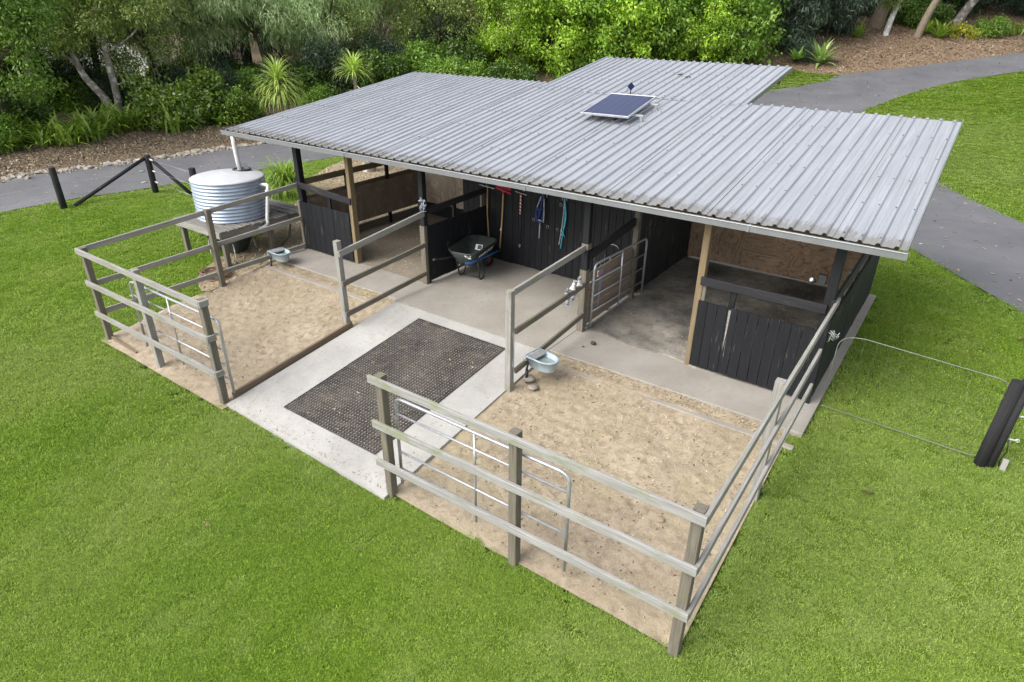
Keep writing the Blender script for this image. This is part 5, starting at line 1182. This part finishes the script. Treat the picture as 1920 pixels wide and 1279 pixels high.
sm = [rmesh('strap_leaf_clump', M['strap'], 26, .85, .055, 35, 85, .7, 30+i, seg=4, spread=.10) for i in range(3)]
fm = rmesh('fern_clump', M['leaf_mid'], 22, .7, .14, 15, 75, .8, 41, seg=4)
g2 = random.Random(9)
line = resample([(-24.6, -2.4), (-24.6, .2), (-24.6, 2.2), (-24.7, 4.2), (-24.6, 6.2)], 10)
for i in range(44):
    q = line[int(i/44*len(line))]; dx = -g2.random()*1.9; x, y = q[0]+.5+dx+g2.uniform(-.2, .35), q[1]+g2.uniform(-.3, .3)
    tuft('strap_leaf_clump', 'yellow green strap leaved clump in the border left below the forked tree', x, y, sm[i % 3], 'strap leaved clumps along the left mulch edge', g2.uniform(1.3, 2.0), g2.uniform(0, 6))
for i, (x, y) in enumerate(((-24.2, -.8), (-24.6, .5), (-24.3, 1.3), (-23.9, 8.4), (-23.8, 9.2), (-18.9, 21.2), (-18.0, 21.8), (-20.5, 20.0), (-16.6, 22.6), (-15.2, 23.6), (-22.6, 16.6), (-22.9, 18.2), (-13.6, 25.4), (-12.2, 26.2), (-9.4, 28.6), (-8.4, 29.4), (-10.6, 27.8))):
    tuft('fern_clump', 'green ferny clump at the foot of the trees behind the stable', x, y, fm if i % 2 else sm[i % 3], 'ferny clumps at the foot of the trees', g2.uniform(.9, 1.4), g2.uniform(0, 6))
line = [(3.9, 45.0), (4.5, 45.6), (5.2, 46.0), (5.8, 46.8), (4.9, 47), (6.5, 47.2), (7, 48)]
for x, y in line: tuft('strap_leaf_clump', 'green strap leaved clump at the top right of the bank', x, y, sm[int(x*7) % 3], 'strap leaved clumps at the top right', g2.uniform(1.1, 1.5), g2.uniform(0, 6))
# banana like plants in the hedge
bl = rmesh('banana_plant', M['leaf_lime'], 9, 2.2, .45, 50, 85, .5, 50, seg=6)
tuft('banana_plant', 'tall pale green broad leaved plant at the left end of the hedge', -19.2, 22.6, bl, z=1.2)
# trunk behind the left stall
t = thing('garden_tree', (-12.1, 6.5, Tz(-12.1, 6.5)-.05), 'pale rough trunk standing in straw litter behind the left stall', 'tree')
link('trunk', limb_mesh('trunk', M['bark_pale'], [([(0, 0, -.3), (.02, 0, .25), (.0, 0, 1.2), (.05, .0, 2.2)], .27, .15)]), t)
link('crown', rmesh('crown', M['pony'], 120, .8, .04, -20, 80, 1.0, 16, seg=5), t, (.05, 0, 2.2))
# neighbouring house behind the left trees
HS = thing('house', (-62, 20, Tz(-62, 20)-2.2), 'white walled neighbouring house with a terracotta roof glimpsed through the left trees', 'house', None, .3)
m_ = MB(); m_.box((0, 0, 1.6), (9, 14, 3.4), ch=.01); m_.build('wall', M['house_wall'], HS)
m_ = MB(); m_.add([(-5, -7.5, 3.3), (5, -7.5, 3.3), (5, 7.5, 3.3), (-5, 7.5, 3.3), (0, -4, 5.2), (0, 4, 5.2)], [(0, 1, 4), (1, 2, 5, 4), (2, 3, 5), (3, 0, 4, 5)]); m_.build('roof', M['tile'], HS)
for y in (-4.2, 0, 4.2):
    m_ = MB(); m_.box((4.52, y, 1.9), (.06, 1.6, 1.2)); wv = m_.build('window', M['white'], HS); m_ = MB(); m_.box((4.56, y, 1.9), (.03, 1.4, 1.0)); m_.build('pane', M['glass'], wv)

# -- loose stuff: edging rocks, mulch chips, straw, fallen leaves
def inpoly(X, Y, P):
    P = np.asarray(P)[:, :2]; ins = np.zeros(X.shape, bool); j = len(P)-1
    for i in range(len(P)):
        xi, yi, xj, yj = P[i, 0], P[i, 1], P[j, 0], P[j, 1]
        c = ((yi > Y) != (yj > Y)) & (X < (xj-xi)*(Y-yi)/((yj-yi) if yj != yi else 1e-9)+xi); ins ^= c; j = i
    return ins
def flecks(name, X, Y, Z, ln, wd, mat, seed, tilt=.35, label=None):
    g = np.random.default_rng(seed); n = len(X); a = g.uniform(0, 6.283, n); L = ln*(.4+1.0*g.random(n)); W = wd*(.6+.8*g.random(n))
    P = np.stack([X, Y, Z], 1); d = np.stack([np.cos(a), np.sin(a), g.normal(0, tilt, n)], 1); s = np.stack([-np.sin(a), np.cos(a), g.normal(0, tilt, n)], 1)
    d *= (L/2)[:, None]; s *= (W/2)[:, None]
    V = np.stack([P-d-s*.6, P+d*.3-s, P+d+s*.3, P-d*.4+s], 1).reshape(-1, 3); V[:, 2] += .006
    o = link(name, fast_mesh(name, V, 4, mat, np.repeat(np.clip(g.normal(.5, .25, n), 0, 1), 4))); tag(o, kind='stuff'); return o
g3 = np.random.default_rng(21)
def clumped(n, x0, x1, y0, y1, cx, power=1.0):
    X, Y = g3.uniform(x0, x1, n*3), g3.uniform(y0, y1, n*3)
    w_ = np.zeros(n*3)
    for (a, b, r) in cx: w_ = np.maximum(w_, np.exp(-((X-a)**2+(Y-b)**2)/r**2))
    keep = g3.random(n*3) < .22+.78*w_; return X[keep][:n], Y[keep][:n]
X, Y = clumped(5200, X0+.1, X1-.1, YF+.1, -1.2, [(-5.8, -1.6, 1.0), (-6.5, -2.0, .8), (-4.4, -1.7, .7)]); flecks('straw', X, Y, sand_z(X, Y), .034, .007, M['straw'], 1)
X, Y = clumped(6500, X2+.1, X3-.1, YF+.1, -1.2, [(.8, -1.9, .8), (1.8, -1.8, 1.0), (1.3, -2.8, .9), (2.9, -1.6, .7)]); flecks('straw', X, Y, sand_z(X, Y), .034, .007, M['straw'], 2)
X, Y = g3.uniform(X0+.1, X3-.1, 1500), g3.uniform(YF+.1, -1.25, 1500); k_ = (X < X1-.1) | (X > .1); X, Y = X[k_], Y[k_]; flecks('dark_crumbs', X, Y, sand_z(X, Y), .030, .016, M['mulch'], 15, .4)
X, Y = g3.uniform(X0+.1, X3, 2600), g3.uniform(-1.12, -.88, 2600); k_ = (X < X1-.05) | (X > .05); X, Y = X[k_], Y[k_]; flecks('straw', X, Y, sand_z(X, Y)+.01, .05, .010, M['straw'], 3)
X, Y = g3.uniform(1.2, 3.5, 500), g3.uniform(.3, 4.5, 500); flecks('straw', X, Y, np.full(500, .024), .035, .008, M['straw'], 4)
X, Y = g3.uniform(.2, 3.5, 420), g3.uniform(.3, 4.5, 420); flecks('straw', X, Y, np.full(420, .024), .04, .012, M['dry'], 14)
X, Y = g3.uniform(-3.3, .9, 260), g3.uniform(-.8, 1.8, 260); flecks('straw', X, Y, np.full(260, .010), .03, .007, M['dry'], 5)
X, Y = g3.uniform(-6.9, -3.8, 700), g3.uniform(-.2, 3.4, 700); flecks('straw', X, Y, np.full(700, .008), .05, .010, M['straw'], 6)
X, Y = g3.uniform(-2.6, -.7, 150), g3.uniform(-4.1, -1.3, 150); flecks('straw', X, Y, T(X, Y)+.02, .05, .009, M['straw'], 7)
X, Y = g3.uniform(-3.4, -.1, 620), -4.55+3.5*g3.random(620)**2.2; flecks('leaf_crumbs', X, Y, T(X, Y)+.001, .022, .012, M['dry'], 8)
X, Y = g3.uniform(-14.5, -7.1, 9000), g3.uniform(-2.5, 12, 9000); k_ = inpoly(X, Y, LIT); X, Y = X[k_], Y[k_]; flecks('leaf_litter', X, Y, T(X, Y)-.02, .075, .028, M['straw'], 9, .5)
X, Y = g3.uniform(-27, -19, 30000), g3.uniform(-8, 18, 30000); k_ = inpoly(X, Y, MUL1); X, Y = X[k_], Y[k_]; flecks('leaf_litter', X, Y, T(X, Y)-.03, .10, .04, M['chip'], 10, .5)
X, Y = g3.uniform(-8, 9, 26000), g3.uniform(27, 50, 26000); k_ = inpoly(X, Y, MUL2); X, Y = X[k_], Y[k_]; flecks('wood_chips', X, Y, T(X, Y)-.02, .14, .05, M['chip'], 11, .5)
X, Y = g3.uniform(-24, 9, 5200), g3.uniform(-8, 45, 5200); k_ = inpoly(X, Y, ROAD1) | inpoly(X, Y, ROAD2); X, Y = X[k_], Y[k_]; flecks('fallen_leaves', X, Y, T(X, Y)-.02, .09, .05, M['dry'], 12, .2)
ico = bmesh.new(); bmesh.ops.create_icosphere(ico, subdivisions=1, radius=1); IV = np.array([v.co[:] for v in ico.verts]); IF = [[v.index for v in f.verts] for f in ico.faces]; ico.free()
m_ = MB(); edge = resample(litf[:8], 40)
for i in range(900):
    q = edge[int(g3.random()*len(edge))]; r = .03+.09*g3.random()**2; c = np.array([q[0]-.18+g3.normal(0, .20), q[1]+g3.normal(0, .15), 0]); c[2] = Tz(c[0], c[1])-.03+r*.2
    m_.add([tuple(p) for p in IV*np.array([r*1.2, r, r*.7])*(1+g3.normal(0, .22, (len(IV), 1)))+c], IF)
o = m_.build('edging_rocks', M['rock']); tag(o, kind='stuff')
# single fallen leaves on the lawn
def fallen(x, y, sz, lb, mat='dry'):
    m_ = MB(); n = 7; V = []
    for i in range(n):
        u = i/(n-1); w_ = math.sin(math.pi*min(.98, u+.02))*.22*sz; V += [(u*sz-sz/2, -w_, .02*math.sin(3*u)+.012), (u*sz-sz/2, 0, .0+.02*math.sin(3*u)), (u*sz-sz/2, w_, .02*math.sin(3*u)+.016)]
    F = [(i*3+k, i*3+k+1, i*3+k+4, i*3+k+3) for i in range(n-1) for k in (0, 1)]; m_.add(V, F, None, True)
    o = m_.build('fallen_leaf', M[mat]); o.location = (x, y, Tz(x, y)+G0+.055); o.rotation_euler = (.2, -.1, random.uniform(0, 6)); tag(o, lb, 'leaf', 'single dry leaves on the lawn')
fallen(4.78, -1.54, .15, 'large dry leaf lying alone on the right lawn'); fallen(6.2, 4.2, .16, 'dry leaf on the lawn at the right edge, above the mesh gate')
fallen(-1.5, -6.1, .08, 'small dry leaf on the lower left lawn'); fallen(-3.1, -5.8, .07, 'smallest dry leaf, further left on the lawn')

# -- turf: blades of grass as instanced tufts on every lawn
def tuft_mesh(seed, n, size, L, W):
    g = np.random.default_rng(seed); V, T_ = [], []
    for i in range(n):
        x, y = g.uniform(-size, size, 2); a = g.uniform(0, 6.283); el = g.uniform(.35, 1.25); l = L*(.6+.7*g.random()); w_ = W*(.7+.6*g.random())
        d = np.array([math.cos(a)*math.cos(el), math.sin(a)*math.cos(el), math.sin(el)]); s = np.array([-math.sin(a), math.cos(a), 0])*w_/2
        p = np.array([x, y, -.006]); m = p+d*l*.55; d2 = d.copy(); d2[2] -= .55; e = m+d2*l*.5; tt = np.clip(g.normal(.35, .28), 0, 1)
        V += [p-s, p+s, m+s*.9, m-s*.9, m-s*.9, m+s*.9, e+s*.12, e-s*.12]; T_ += [tt]*8
    me = fast_mesh('grass_tuft', np.array(V), 4, M['grass'], T_); return me
def lawn_points():
    P = []
    cam2 = np.array([CAMP.x, CAMP.y]); fwd = np.array([-.5785, .8157])
    for (d0, d1, dens, sc_) in ((0, 9, 230, .85), (9, 14, 130, 1.05), (14, 22, 70, 1.45), (22, 34, 36, 2.0), (34, 62, 17, 2.9)):
        n = int(dens*(2*d1)**2*.5); X = g3.uniform(cam2[0]-d1, cam2[0]+d1, n*2); Y = g3.uniform(cam2[1]-3, cam2[1]+d1, n*2)
        X, Y = X[:int(dens*2*d1*(d1+3))], Y[:int(dens*2*d1*(d1+3))]
        D = np.hypot(X-cam2[0], Y-cam2[1]); k = (D >= d0) & (D < d1)
        ang = np.arctan2((X-cam2[0])*fwd[1]-(Y-cam2[1])*fwd[0], (X-cam2[0])*fwd[0]+(Y-cam2[1])*fwd[1]); k &= (np.abs(ang) < R(52)) | (D < 7)
        X, Y = X[k], Y[k]
        j = .05*np.sin(X*9)*np.cos(Y*8)+.03*np.sin(X*23+Y*17)+g3.normal(0, .045, len(X))
        Xj, Yj = X+j, Y+j
        jr = g3.normal(0, .07, len(X))
        bad = inpoly(Xj+jr, Yj+jr, ROAD1) | inpoly(Xj+jr, Yj+jr, ROAD2) | inpoly(Xj, Yj, MUL1) | inpoly(Xj, Yj, MUL2) | inpoly(Xj, Yj, LIT)
        bad |= (X > X0-.22) & (X < X3+.24) & (Y > -.92) & (Y < 4.9)
        bad |= (Xj > X0-.08) & (Xj < X1+.1) & (Yj > YF-.10) & (Y < 0)
        bad |= (Xj > X1+.05) & (Xj < .02) & (Yj > -4.60) & (Y < 0)
        bad |= (Xj > -.06) & (Xj < X3+.03) & (Y+.4*j > YF+.02) & (Y < 0)
        bad |= (X > -4.4) & (X < 1.1) & (Y > 4) & (Y < 7.8)
        bad |= (X < -24) | ((X > -20) & (X < -6.1) & (Y > 16.5) & (Y < 70) & (X < -5.9))
        X, Y = X[~bad], Y[~bad]; P.append(np.stack([X, Y, T(X, Y)+G0, np.full(len(X), sc_)], 1))
    return np.concatenate(P)
LP = lawn_points()
gm_ = bpy.data.meshes.new('grass'); gm_.vertices.add(len(LP)); gm_.vertices.foreach_set('co', LP[:, :3].astype(np.float32).ravel())
at = gm_.attributes.new('sc', 'FLOAT', 'POINT'); at.data.foreach_set('value', (LP[:, 3]*g3.uniform(.8, 1.2, len(LP))).astype(np.float32))
at = gm_.attributes.new('rz', 'FLOAT', 'POINT'); at.data.foreach_set('value', g3.uniform(0, 6.283, len(LP)).astype(np.float32))
gm_.update(); go = link('grass', gm_); tag(go, 'short green lawn turf around the stable yards and beside the driveway', 'grass', kind='stuff')
tufts = [bpy.data.objects.new('grass_tuft', tuft_mesh(70+i, 130, .10, .046, .0062)) for i in range(3)]     # source meshes for the instancer only
ng = bpy.data.node_groups.new('grass_scatter', 'GeometryNodeTree')
ng.interface.new_socket('Geometry', in_out='INPUT', socket_type='NodeSocketGeometry'); ng.interface.new_socket('Geometry', in_out='OUTPUT', socket_type='NodeSocketGeometry')
N_ = lambda t: ng.nodes.new(t)
gi, gout, ip = N_('NodeGroupInput'), N_('NodeGroupOutput'), N_('GeometryNodeInstanceOnPoints')
g2i = N_('GeometryNodeGeometryToInstance')
for t_ in tufts:
    oi = N_('GeometryNodeObjectInfo'); oi.inputs['Object'].default_value = t_; oi.inputs['As Instance'].default_value = True
    ng.links.new(oi.outputs['Geometry'], g2i.inputs[0])
ip.inputs['Pick Instance'].default_value = True
na = N_('GeometryNodeInputNamedAttribute'); na.data_type = 'FLOAT'; na.inputs[0].default_value = 'sc'
nb = N_('GeometryNodeInputNamedAttribute'); nb.data_type = 'FLOAT'; nb.inputs[0].default_value = 'rz'
cx = N_('ShaderNodeCombineXYZ'); ng.links.new(nb.outputs[0], cx.inputs[2])
ng.links.new(gi.outputs[0], ip.inputs['Points']); ng.links.new(g2i.outputs[0], ip.inputs['Instance']); ng.links.new(cx.outputs[0], ip.inputs['Rotation']); cz = N_('ShaderNodeCombineXYZ'); mn = N_('ShaderNodeMath'); mn.operation = 'MINIMUM'; mn.inputs[1].default_value = 1.25
ng.links.new(na.outputs[0], mn.inputs[0])
for k_ in (0, 1): ng.links.new(na.outputs[0], cz.inputs[k_])
ng.links.new(mn.outputs[0], cz.inputs[2]); ng.links.new(cz.outputs[0], ip.inputs['Scale'])
ng.links.new(ip.outputs[0], gout.inputs[0])
md = go.modifiers.new('scatter', 'NODES'); md.node_group = ng
